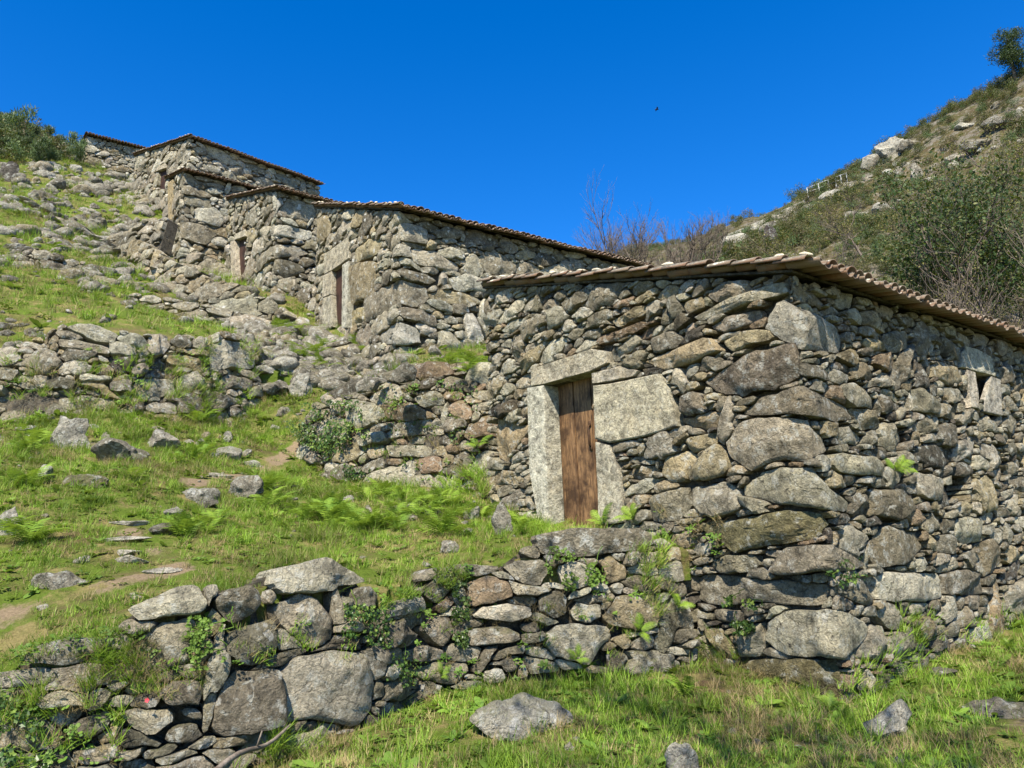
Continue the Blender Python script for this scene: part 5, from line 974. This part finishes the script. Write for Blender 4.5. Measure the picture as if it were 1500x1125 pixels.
for i, (S, px, py, sz, n, lab) in enumerate([(S1, 1308, 690, .55, 8, 'yellow-green fern growing out of the house side wall'), (S1, 885, 770, .8, 7, 'fern growing on the slab in front of the brown door'), (S1, 930, 760, .6, 6, 'fern right of the slab by the brown door'), (SF, 990, 890, .5, 6, 'fern where the foreground wall meets the house'), (SF, 940, 925, .5, 6, 'fern hanging on the foreground wall near the house'),
        (SF, 845, 965, .4, 6, 'small fern rooted low in the foreground wall'), (S1, 975, 905, .45, 7, 'fern in the corner between house and foreground wall'), (SW2, 700, 655, .8, 5, 'fern on the mossy wall close to the house'), (SF, 640, 990, .35, 6, 'tiny fern at the foot of the foreground wall')]):
    u, z = S.uv(px, py); P = S.pos(u, z, .02); nx = S.pos(u, z, 1.0) - S.pos(u, z, 0.0); an = math.atan2(nx[1], nx[0]); o = fern(P, sz, n, lab, None, 400 + i, .0, None, (0, .75, an))
# ivy and creepers
def ivy(S, poly, n, size, label, seed, hmax=.14, mat=None):
    rs = np.random.RandomState(seed); P2_ = np.array(poly, float); mb = MB(); pts = []; c = P2_.mean(0)
    ctr = [P2_[rs.randint(len(P2_))] * rs.uniform(.0, .6) + c * 1.0 * 0 for _ in range(0)]
    while len(pts) < n:
        p = (rs.uniform(P2_[:, 0].min(), P2_[:, 0].max()), rs.uniform(P2_[:, 1].min(), P2_[:, 1].max()))
        if inpoly(np.array([p[0]]), np.array([p[1]]), poly)[0] and vnoise(np.array([p[0] / 17., p[1] / 17., seed * 1.])[None], 5)[0] > -.25 + .2 * rs.rand(): pts.append(p)
    for p in pts:
        u, z = S.uv(*p); Q = S.pos(u, z, rs.uniform(.02, hmax)); nrm = S.pos(u, z, 1.0) - S.pos(u, z, 0.0); nrm = nrm + rs.normal(0, .5, 3) + (0, 0, .3); nrm /= np.linalg.norm(nrm); a = np.cross(nrm, rs.normal(size=3)); a /= np.linalg.norm(a); b = np.cross(nrm, a); L = size * rs.uniform(.5, 1.3)
        pl = np.array([(0, 0), (-.15, .45), (.3, .35), (.5, .62), (.62, .25), (1, 0), (.62, -.25), (.5, -.62), (.3, -.35), (-.15, -.45)]) * L
        mb.add(Q + pl[:, :1] * a + pl[:, 1:] * b + (np.abs(pl[:, 1:]) * .3) * nrm, [[[0, 1, 2, 3, 4], [0, 6, 7, 8, 9]], [[0, 4, 5, 6]]])
    for q in range(3 + n // 120):
        p = np.array(pts[rs.randint(len(pts))]); L = [p]
        for _ in range(7): L.append(L[-1] + (rs.normal(0, 5), rs.uniform(-9, 3)))
        X = [S.pos(*S.uv(*l), .06) for l in L]; V, Fs = tube(X, .005, 4); mb.add(V, Fs)
    o = link('ivy', mb.mesh('ivy', mat or M_IVY, False), kind='stuff'); return tag(o, label, 'ivy')
ivy(SW2, [(430, 620), (470, 588), (530, 592), (548, 640), (515, 668), (440, 660)], 1500, .05, 'dense dark ivy clump on the left end of the mossy wall', 1, .3)
ivy(SW2, [(350, 690), (420, 678), (440, 722), (362, 738)], 350, .05, 'low ivy trailing at the bottom left of the mossy wall', 2, .2)
ivy(SW2, [(505, 680), (550, 690), (558, 765), (520, 770)], 420, .05, 'ivy strand hanging below the clump on the mossy wall', 3, .15)
ivy(SW2, [(560, 560), (700, 560), (700, 690), (570, 660)], 260, .04, 'thin scattered ivy leaves on the mossy wall', 4, .1)
ivy(SF, [(660, 850), (690, 858), (684, 950), (662, 945)], 260, .032, 'ivy strand hanging down the middle of the foreground wall', 5, .12)
ivy(SF, [(500, 885), (570, 890), (565, 955), (500, 930)], 420, .03, 'ivy tangle right of the top foreground slab', 6, .12)
ivy(SF, [(555, 940), (615, 960), (610, 1010), (560, 1000)], 140, .03, 'small creeper low in the foreground wall', 7, .1)
ivy(SF, [(795, 800), (825, 805), (905, 850), (890, 880), (835, 870), (800, 840)], 260, .034, 'light green creeper under the door slab', 8, .12, M_CLOV)
ivy(S1, [(1068, 872), (1112, 880), (1122, 920), (1090, 930), (1072, 900)], 200, .04, 'ivy bunch on the long stone near the house corner', 9, .16)
ivy(S1, [(1208, 828), (1250, 815), (1262, 845), (1225, 862)], 110, .035, 'dark little ivy bunch on the house corner', 10, .12)
ivy(S1, [(940, 755), (985, 770), (985, 850), (950, 860)], 220, .035, 'creeper climbing the house wall above the foreground wall', 11, .1, M_CLOV)
ivy(SF, [(280, 900), (320, 910), (325, 975), (285, 985)], 260, .03, 'weeds and creeper between two foreground boulders', 12, .12, M_CLOV)
ivy(SF, [(0, 1000), (60, 1060), (80, 1125), (0, 1125)], 130, .04, 'dark leaves at the bottom left of the foreground wall', 13, .18)
# grass and moss growing out of the walls
def wall_tufts(S, regs, seed, label, smul=1.0):
    rs = np.random.RandomState(seed); P, R_, X, sc = [], [], [], []
    for poly, n, ty in regs:
        q = np.array(poly); k = 0
        while k < n:
            p = (rs.uniform(q[:, 0].min(), q[:, 0].max()), rs.uniform(q[:, 1].min(), q[:, 1].max()))
            if not inpoly(np.array([p[0]]), np.array([p[1]]), poly)[0]: continue
            u, z = S.uv(*p); P.append(S.pos(u, z, rs.uniform(-.05, .05))); nn_ = S.pos(u, z, 1.) - S.pos(u, z, 0.); R_.append((rs.normal(0, .2), rs.uniform(.2, .9), math.atan2(nn_[1], nn_[0]))); X.append(rs.choice(ty)); sc.append(rs.uniform(.6, 1.3) * smul); k += 1
    scatter('wall_grass', P, sc, R_, X, GV, label, cat='grass')
L_, Sh, D_, Cl = [4, 5, 6], [0, 1, 2, 3], [7, 8], [9, 10]
wall_tufts(SF, [([(545, 850), (600, 865), (650, 830), (690, 825), (690, 850), (560, 890)], 60, Sh + Cl + L_), ([(0, 965), (100, 930), (190, 900), (190, 925), (0, 990)], 50, Sh + Cl), ([(100, 950), (205, 935), (210, 1000), (110, 1010)], 60, L_ + D_), ([(925, 800), (970, 800), (985, 900), (940, 920)], 45, L_), ([(190, 990), (310, 975), (300, 1010), (200, 1030)], 50, D_ + Sh), ([(380, 1075), (480, 1075), (470, 1125), (390, 1125)], 26, L_), ([(0, 1000), (180, 1010), (180, 1125), (0, 1125)], 70, D_ + Cl + L_), ([(560, 880), (960, 860), (960, 980), (580, 1020)], 90, D_ + Cl + Sh), ([(150, 920), (560, 900), (560, 960), (150, 1000)], 70, D_ + Cl + Sh)], 1, 'grass tufts sprouting from the foreground wall', .8)
wall_tufts(SW2, [([(450, 600), (700, 540), (700, 720), (460, 710)], 130, D_ + Cl + Sh), ([(640, 700), (715, 690), (715, 730), (640, 730)], 40, L_)], 2, 'grass tufts in the joints of the mossy wall', 1.2)
wall_tufts(SW3, [([(0, 520), (420, 500), (420, 620), (0, 620)], 330, D_ + Cl + Sh + L_), ([(260, 560), (310, 560), (310, 640), (260, 640)], 70, D_ + L_)], 3, 'grass and moss tufts in the tumbled wall', 1.3)
wall_tufts(S1, [([(960, 740), (1060, 750), (1050, 850), (960, 860)], 40, D_ + Cl), ([(1310, 900), (1360, 905), (1350, 950), (1310, 940)], 18, L_), ([(1010, 930), (1100, 960), (1080, 990), (1000, 990)], 40, L_), ([(1240, 960), (1500, 890), (1500, 925), (1240, 1050)], 70, L_ + Sh)], 4, 'grass tufts at the foot of the nearest house wall', .8)
# dead branch leaning on the foreground wall, and a little red flower
a_ = hit(f0, 320, 1135); a_ = atY(318, 1128, 6.4); b_ = SF.pos(*SF.uv(420, 1065), .06)
t_ = np.linspace(0, 1, 9)[:, None]; P = a_ * (1 - t_) + b_ * t_; P[:, 2] += .03 * np.sin(t_[:, 0] * 7) ; P = np.concatenate([[P[0] + (a_ - b_) * .8], P]); mb = MB(); V, Fs = tube(P, np.linspace(.028, .013, 10), 7); mb.add(V, Fs); V, Fs = tube([P[5], P[5] + (.05, -.03, .14)], [.012, .006], 5); mb.add(V, Fs)
o = link('branch', mb.mesh('branch', M_STICK)); tag(o, 'dead grey branch leaning against the bottom of the foreground wall', 'branch')
u, z = SF.uv(221, 1024); Pf = SF.pos(u, z, .12); mb = MB()
for i in range(5):
    a = i * 1.2566; pl = np.array([(0, 0), (.5, .35), (1, .25), (1, -.25), (.5, -.35)]) * .02; mb.add(np.stack([pl[:, 0] * math.cos(a) - pl[:, 1] * math.sin(a), np.full(5, -.004) - pl[:, 0] * .3, pl[:, 0] * math.sin(a) + pl[:, 1] * math.cos(a)], 1), [[[0, 1, 2, 3, 4]]])
o = empty('flower', tuple(Pf), 'small red flower on the foreground wall at left', 'flower'); link('petal_head', mb.mesh('petal_head', M_PETAL), o); mb = MB(); V, Fs = tube([(0, .0, 0), (0, .03, -.03), (.01, .09, -.06)], .002, 4); mb.add(V, Fs); link('stem', mb.mesh('stem', M_CLOV), o)
for c in o.children: c.matrix_parent_inverse = Matrix()
# ------------------------------------------------------------------ shrubs and trees
def clump_mesh(name, n, size, blobs, mat, seed, elong=1.0, leafw=.5):
    """leaf-sized faces spread through several uneven blobs (x,y,z,r)"""
    rs = np.random.RandomState(seed); B = np.array(blobs); w_ = B[:, 3] ** 2; k = rs.choice(len(B), n, p=w_ / w_.sum()); d = rs.normal(size=(n, 3)); d /= np.linalg.norm(d, axis=1)[:, None]; r = rs.rand(n) ** .45
    C_ = B[k, :3] + d * (B[k, 3] * r)[:, None]; C_ = C_ + .25 * B[k, 3:4] * np.stack([vnoise(C_ * 2.5 / B[:, 3].mean(), seed + q) for q in range(3)], 1)
    a = rs.normal(size=(n, 3)); a[:, 2] = np.abs(a[:, 2]) * elong; a /= np.linalg.norm(a, axis=1)[:, None]; b = np.cross(a, rs.normal(size=(n, 3))); b /= np.linalg.norm(b, axis=1)[:, None]; L = (size * rs.uniform(.5, 1.4, n))[:, None]
    V = np.stack([C_, C_ + a * L * .5 + b * L * leafw * .5, C_ + a * L, C_ + a * L * .5 - b * L * leafw * .5], 1).reshape(-1, 3); I = np.arange(n * 4).reshape(n, 4); return mesh(name, V, [I], mat, False)
def rblobs(n, R, H, seed, r=(.3, .55)):
    rs = np.random.RandomState(seed); return [(rs.normal(0, .45) * R, rs.normal(0, .45) * R, H * rs.uniform(.25, .85), R * rs.uniform(*r)) for _ in range(n)]
SB = [clump_mesh('shrub', 700, .14, rblobs(6, .9, 1.0, i), [M_SCRUB, M_HEATH, M_SCRUB, M_BROOM][i % 4], i, 2.0 if i % 4 == 3 else 1, .3) for i in range(8)]
SBC = variants('scrub_shrub', SB + [clump_mesh('heath', 300, .12, rblobs(4, .8, .5, 30 + i), M_HEATH, 30 + i, 2, .3) for i in range(2)])
P, rs = sample(f3, [(-20, 60), (0, 50), (12, 40), (25, 34), (60, 34), (110, 60), (110, 130), (-20, 160)], (-20, 110, 32, 150), 22000, lambda d: np.clip(.3 + 40 / d, 0, 1), 71)
pt = n2(P[:, 0], P[:, 1], .07, 12, 4); k = rs.rand(len(P)) < np.clip(.45 + pt * 1.1, .08, .97); P = P[k]; m_ = len(P)
scatter('scrub', P, rs.uniform(.5, 1.5, m_) * np.clip(1 + n2(P[:, 0], P[:, 1], .05, 3), .5, 1.6), np.stack([0 * P[:, 0], 0 * P[:, 0], rs.uniform(0, 6.28, m_)], 1), rs.randint(0, 10, m_), SBC, 'heath and broom scrub covering the far rocky hill', cat='scrub'); print('scrub', m_)
P, rs = sample(f2, [(-60, 38), (-25, 38), (-24, 52), (-10, 60), (-10, 75), (-60, 80)], (-60, -10, 38, 80), 3500, lambda d: np.clip(.5 + 0 * d, 0, 1), 72); 
PX = proj(P); k = ((PX[0] < 128) & (PX[1] < 232)); P = P[k]; m_ = len(P); scatter('scrub', P, rs.uniform(.6, 1.5, m_), np.stack([0 * P[:, 0], 0 * P[:, 0], rs.uniform(0, 6.28, m_)], 1), rs.choice([0, 1, 3, 5, 7, 8, 9], m_), SBC, 'brown and green scrub on the skyline left of the houses', cat='scrub'); print('scrub2', m_)
def shrub(px, py, f, me, s_, label, group=None, name='shrub', cat='shrub'):
    P = hit(f, px, py)
    if P is None: return
    o = link(name, me); o.location = P; o.scale = (s_,) * 3; o.rotation_euler = (0, 0, px * .7); return tag(o, label, cat, group)
BR = [clump_mesh('shrub', 2200, .20, rblobs(9, .8, 1.9, 60 + i, (.25, .5)), M_BROOM, 60 + i, 3.5, .16) for i in range(3)]
gg = 'shrubs on the skyline at top left'
for i, (px, py, s_, lab) in enumerate([(8, 175, 2.3, 'dark green shrub at the left edge of the skyline'), (35, 195, 2.0, 'shrub second from the left edge on the skyline'), (60, 205, 1.5, 'low rounded shrub on the skyline'), (85, 215, 1.6, 'bluish green broom in the middle of the skyline shrubs'), (100, 222, 1.4, 'feathery broom next to the highest house'), (104, 240, 1.0, 'small dark broom left of the highest house'), (20, 215, 1.5, 'grey green shrub below the leftmost skyline shrub'), (55, 232, 1.1, 'small olive shrub by the pale rocks')]):
    shrub(px, py, f2, [BR[i % 3], SB[0], SB[2]][i % 3] if i not in (3, 4, 5) else BR[i % 3], s_ * 1.15, lab, gg)
rs = np.random.RandomState(12)
for i in range(34):
    px = rs.uniform(-10, 98); py = rs.uniform(188 + px * .3, 236 + px * .12); shrub(px, py, f2, (BR + SB)[rs.randint(0, 11)], rs.uniform(.6, 1.15), 'olive or green bush on the top left skyline, ' + where(px, py, -10, 127, 188, 240), gg)
def tree(P, H, seed, label, leaf=None, nleaf=0, lsize=.1, spread=1.0, lean=0.0, levels=4, group=None, trunkr=.09, name='tree', crown_blobs=None, nb=(3, 5)):
    rs = np.random.RandomState(seed); o = empty(name, tuple(P), label, 'tree', group); tr = MB(); br = MB(); tips = []
    def grow(p, d, L, r, lv):
        n = 5; pts = [p]; q = p.copy(); dd = d.copy()
        for i in range(n): dd = dd + rs.normal(0, .13, 3) + (0, 0, .05 if lv else .0); dd /= np.linalg.norm(dd); q = q + dd * L / n; pts.append(q.copy())
        V, Fs = tube(pts, np.linspace(r, r * .55, n + 1), 6 if lv == 0 else (4 if lv == 1 else 3)); (tr if lv == 0 else br).add(V, Fs)
        if lv >= levels: tips.extend([pts[3], pts[-1]]); return
        for i in range(rs.randint(*nb) + (1 if lv else 2)):
            t = rs.uniform(.35, 1); b = pts[min(n, int(t * n) + 1)]; an = rs.uniform(0, 6.28); s_ = rs.uniform(.45, 1.0) * spread; nd = dd + s_ * (np.array([math.cos(an), math.sin(an), rs.uniform(-.1, .4)])); nd /= np.linalg.norm(nd); grow(np.array(b), nd, L * rs.uniform(.5, .78), r * .5, lv + 1)
    grow(np.zeros(3), np.array([lean, 0, 1.0]), H * .43, trunkr, 0)
    for nm, b in (('trunk', tr), ('branches', br)):
        c = link(nm, b.mesh(nm, M_BARK), o); c.matrix_parent_inverse = Matrix()
    if leaf and nleaf:
        T = np.array(tips); k = rs.randint(0, len(T), nleaf); C_ = T[k] + rs.normal(0, lsize * 2.2, (nleaf, 3)); a = rs.normal(size=(nleaf, 3)); a /= np.linalg.norm(a, axis=1)[:, None]; b = np.cross(a, rs.normal(size=(nleaf, 3))); b /= np.linalg.norm(b, axis=1)[:, None]; L = (lsize * rs.uniform(.5, 1.3, nleaf))[:, None]
        V = np.stack([C_, C_ + a * L * .5 + b * L * .3, C_ + a * L, C_ + a * L * .5 - b * L * .3], 1).reshape(-1, 3); c = link('crown', mesh('crown', V, [np.arange(nleaf * 4).reshape(-1, 4)], leaf, False), o); c.matrix_parent_inverse = Matrix()
    return o
gt = 'trees behind the nearest house'
def tbase(px, Y, top_py):
    b = atY(px, 400, Y); z = float(f3(b[:1], b[1:2])[0]); P = np.array([b[0], Y, z]); H = atY(px, top_py, Y)[2] - z; return P, H
for i, (px, Y, ty, lf, nl, ls, lab, sp2) in enumerate([(1440, 34, 285, M_EVER, 14000, .17, 'glossy dark evergreen tree behind the tiled eave, right of centre', .9), (1345, 38, 315, M_EVER, 8000, .17, 'smaller glossy evergreen tree left of the tall one', .9), (1490, 30, 330, M_BUD, 1500, .08, 'bare twiggy tree at the right edge behind the roof', .9),
        (1400, 31, 360, M_BUD, 1300, .08, 'thin bare tree in front of the evergreens', .9), (1300, 36, 350, M_BUD, 2200, .09, 'twiggy tree with pale buds left of the evergreens', 1.0), (1230, 44, 330, M_BUD, 3200, .10, 'yellowish budding tree on the slope above the roof corner', 1.0), (1180, 52, 345, M_BUD, 2200, .10, 'leftmost budding bush tree above the roof corner', 1.0), (1270, 60, 270, M_BUD, 3000, .12, 'tall yellowish twiggy tree standing higher on the slope', 1.0),
        (1460, 44, 200, M_BUD, 5000, .12, 'big olive brown tree above the evergreens', 1.0), (1510, 40, 240, M_BUD, 5000, .12, 'olive tree at the right frame edge', 1.0), (1380, 50, 255, M_BUD, 3500, .12, 'sparse tree behind the dark evergreens', 1.0), (1350, 29, 400, M_BUD, 900, .07, 'low bare sapling close behind the tiled eave', .9), (1450, 27, 400, M_BUD, 900, .07, 'low bare sapling nearest the right edge', .9)]):
    P, H = tbase(px, Y, ty); tree(P, H * 1.02, 500 + i, lab, lf, nl, ls, sp2, 0, 4, gt, .012 * H + .03)
for i, (px, ty, lab) in enumerate([(903, 312, 'left bare leafless tree rising behind the middle house roof'), (965, 318, 'right bare leafless tree rising behind the middle house roof')]):
    P, H = tbase(px, 62, ty - 4); tree(P, H * .97, 600 + i, lab, None, 0, .1, .58, 0, 5, 'bare trees', .28, nb=(3, 5))
# a young tree beside the photographer, out of the frame, whose broken shade falls on the lower right grass
q = hit(f0, 1500, 1090); tp = q + SUN * (12.5 / SUN[2]); tree(np.array([tp[0], tp[1], float(f0(tp[:1], tp[1:2])[0])]), 12.5, 801, 'young leafy tree standing beside the viewpoint', M_EVER, 3000, .13, .42, 0, 3, None, .1)
# pine at the top right
P = hit(f3, 1488, 122); P = P if P is not None else atY(1488, 122, 88); H = atY(1490, 48, P[1])[2] - P[2]
pine = empty('pine_tree', tuple(P), 'dark pine tree on the hilltop in the top right corner', 'tree'); mb = MB(); V, Fs = tube([(0, 0, -1), (.1, 0, H * .5), (0, 0, H * .95)], [.22, .16, .05], 6); mb.add(V, Fs); c = link('trunk', mb.mesh('trunk', M_BARK), pine); c.matrix_parent_inverse = Matrix()
rs = np.random.RandomState(3); bl = [(rs.normal(0, .8), rs.normal(0, .8), H * q, .9 + 1.2 * (1 - q)) for q in np.linspace(.35, .98, 12)]; c = link('crown', clump_mesh('crown', 11000, .26, bl, M_PINE, 9, 1, .3), pine); c.matrix_parent_inverse = Matrix()
# rock outcrops on the far hill
go = 'rock outcrops on the far hill'
for i, (px, py, w_, h_, lab) in enumerate([(1310, 210, 50, 34, 'largest pale rock outcrop on the skyline'), (1285, 232, 34, 22, 'outcrop just below the largest skyline rock'), (1340, 205, 26, 18, 'small outcrop right of the largest skyline rock'), (1255, 262, 50, 20, 'low outcrop where the railing ends'), (1235, 280, 60, 20, 'ledge of rock under the railing'), (1190, 300, 50, 22, 'grey crag below the left end of the railing'), (1165, 318, 44, 22, 'dark crag left of the railing'),
        (1140, 330, 36, 20, 'crag above the standing stone'), (1085, 352, 60, 22, 'rock outcrop beside the parapet'), (1050, 372, 44, 18, 'rock mass at the left end of the outcrops'), (1160, 372, 30, 18, 'rock right of the standing stone'), (1345, 245, 22, 30, 'narrow brown crag in the hill scrub'), (1375, 262, 44, 14, 'flat rock band on the upper slope'), (1400, 230, 40, 12, 'thin rock band high on the slope'), (1440, 205, 50, 14, 'long rock ledge near the top right'),
        (1480, 170, 50, 18, 'pale stone face near the top right'), (1420, 180, 26, 10, 'small pale rock below the ridge'), (1300, 300, 30, 16, 'boulder in the scrub at mid slope'), (1460, 260, 30, 14, 'boulder low on the right slope'), (1260, 310, 34, 16, 'boulder under the rock ledge')]):
    rock(px, py, w_ * 1.35, h_ * 1.3, f3, lab, 'llbglgbd'[i % 8], M_ROCK, 'rock_outcrop', 'rock', go, None, .9, 3000 + i, 4, .5)
rubble('rock', f3, [(1180, 300), (1320, 215), (1500, 130), (1500, 300), (1300, 320), (1150, 370)], 44, (8, 24), 'small rock on the far hill slope', 'small rocks on the far hill', 'rock', M_ROCK, 'lgwbd', 14)
# standing stone, parapet and railing
P = hit(f3, 1132, 372); P = P if P is not None else atY(1132, 372, 110)
V, Fc = boulder_geo(.9, .7, 2.2, 77, 4); o = link('standing_stone', mesh('standing_stone', V, Fc, M_ROCK, True, np.array((.06, .05, .045)), .3)); o.location = P + (0, 0, 1.4); tag(o, 'dark upright stone standing on the hill above the roof', 'standing stone')
def rail_line(pts, name, label, cat, mat, hgt, posts, rr=.05, bars=(1.0, .5)):
    W_ = [hit(f3, *q) for q in pts]; W_ = np.array([w for w in W_ if w is not None]); o = empty(name, tuple(W_[0]), label, cat); o['kind'] = 'thing'; d = np.concatenate([[0], np.cumsum(np.linalg.norm(np.diff(W_, axis=0), axis=1))])
    L = np.array([[np.interp(q, d, W_[:, k]) for k in range(3)] for q in np.linspace(0, d[-1], posts)]) - W_[0]
    for p in L:
        V, Fq = box(p[0], p[1], p[2] + hgt / 2 - .3, .12, .12, hgt + .6); mb = MB(); mb.add(V, [Fq]); c = link('post', mb.mesh('post', mat, False), o); c.matrix_parent_inverse = Matrix()
    for b in bars:
        mb = MB(); V, Fs = tube(L + (0, 0, hgt * b - .05), rr, 5); mb.add(V, Fs); c = link('rail', mb.mesh('rail', mat), o); c.matrix_parent_inverse = Matrix()
rail_line([(1184, 291), (1200, 285), (1220, 277), (1242, 270)], 'railing', 'white post and rail barrier on the far hillside ledge', 'railing', M_RAIL, 1.7, 6, .045, (1.0, .6))
def parapet(pts, label, h_, th, colr):
    W_ = np.array([hit(f3, *q) if hit(f3, *q) is not None else atY(q[0], q[1], 115) for q in pts]); mb = MB()
    for a, b in zip(W_[:-1], W_[1:]):
        n = np.array([-(b - a)[1], (b - a)[0], 0]); n = n / np.linalg.norm(n) * th; lo = np.array([0, 0, -1.0]); hi = np.array([0, 0, h_]); mb.add(np.array([a + lo, b + lo, b + hi, a + hi, a + lo + n, b + lo + n, b + hi + n, a + hi + n]), [[[0, 1, 2, 3], [7, 6, 5, 4], [0, 4, 5, 1], [3, 2, 6, 7], [0, 3, 7, 4], [1, 5, 6, 2]]], PAL[colr], .2)
    o = link('parapet', mb.mesh('parapet', M_ROCK, False)); o['kind'] = 'thing'; tag(o, label, 'parapet')
parapet([(1060, 356), (1110, 335), (1180, 302)], 'grey stone parapet slanting up the far hill', 1.0, .5, 'l')
parapet([(1010, 392), (1040, 382), (1085, 377)], 'low stone wall at the foot of the far outcrops', 1.4, .5, 'g')
# bird
bp = atY(962, 160, 45); o = empty('bird', tuple(bp), 'tiny dark bird flying in the blue sky', 'bird'); V, Fc = boulder_geo(.15, .045, .045, 3, 3, .2); c = link('body', mesh('body', V, Fc, M_BIRD, True), o); c.matrix_parent_inverse = Matrix()
for sd_ in (1, -1):
    V = .68 * np.array([(.1, 0, .02), (-.06, 0, .02), (-.02, sd_ * .16, .10), (.1, sd_ * .16, .10), (-.08, sd_ * .38, .04), (.0, sd_ * .36, .04)]); V = np.concatenate([V, V - (0, 0, .012)]); c = link('wing', mesh('wing', V, [np.array([[0, 1, 2, 3], [3, 2, 4, 5], [6, 9, 8, 7], [9, 11, 10, 8], [0, 3, 9, 6], [3, 5, 11, 9], [1, 7, 8, 2], [2, 8, 10, 4], [4, 10, 11, 5]])], M_BIRD, False), o); c.matrix_parent_inverse = Matrix()
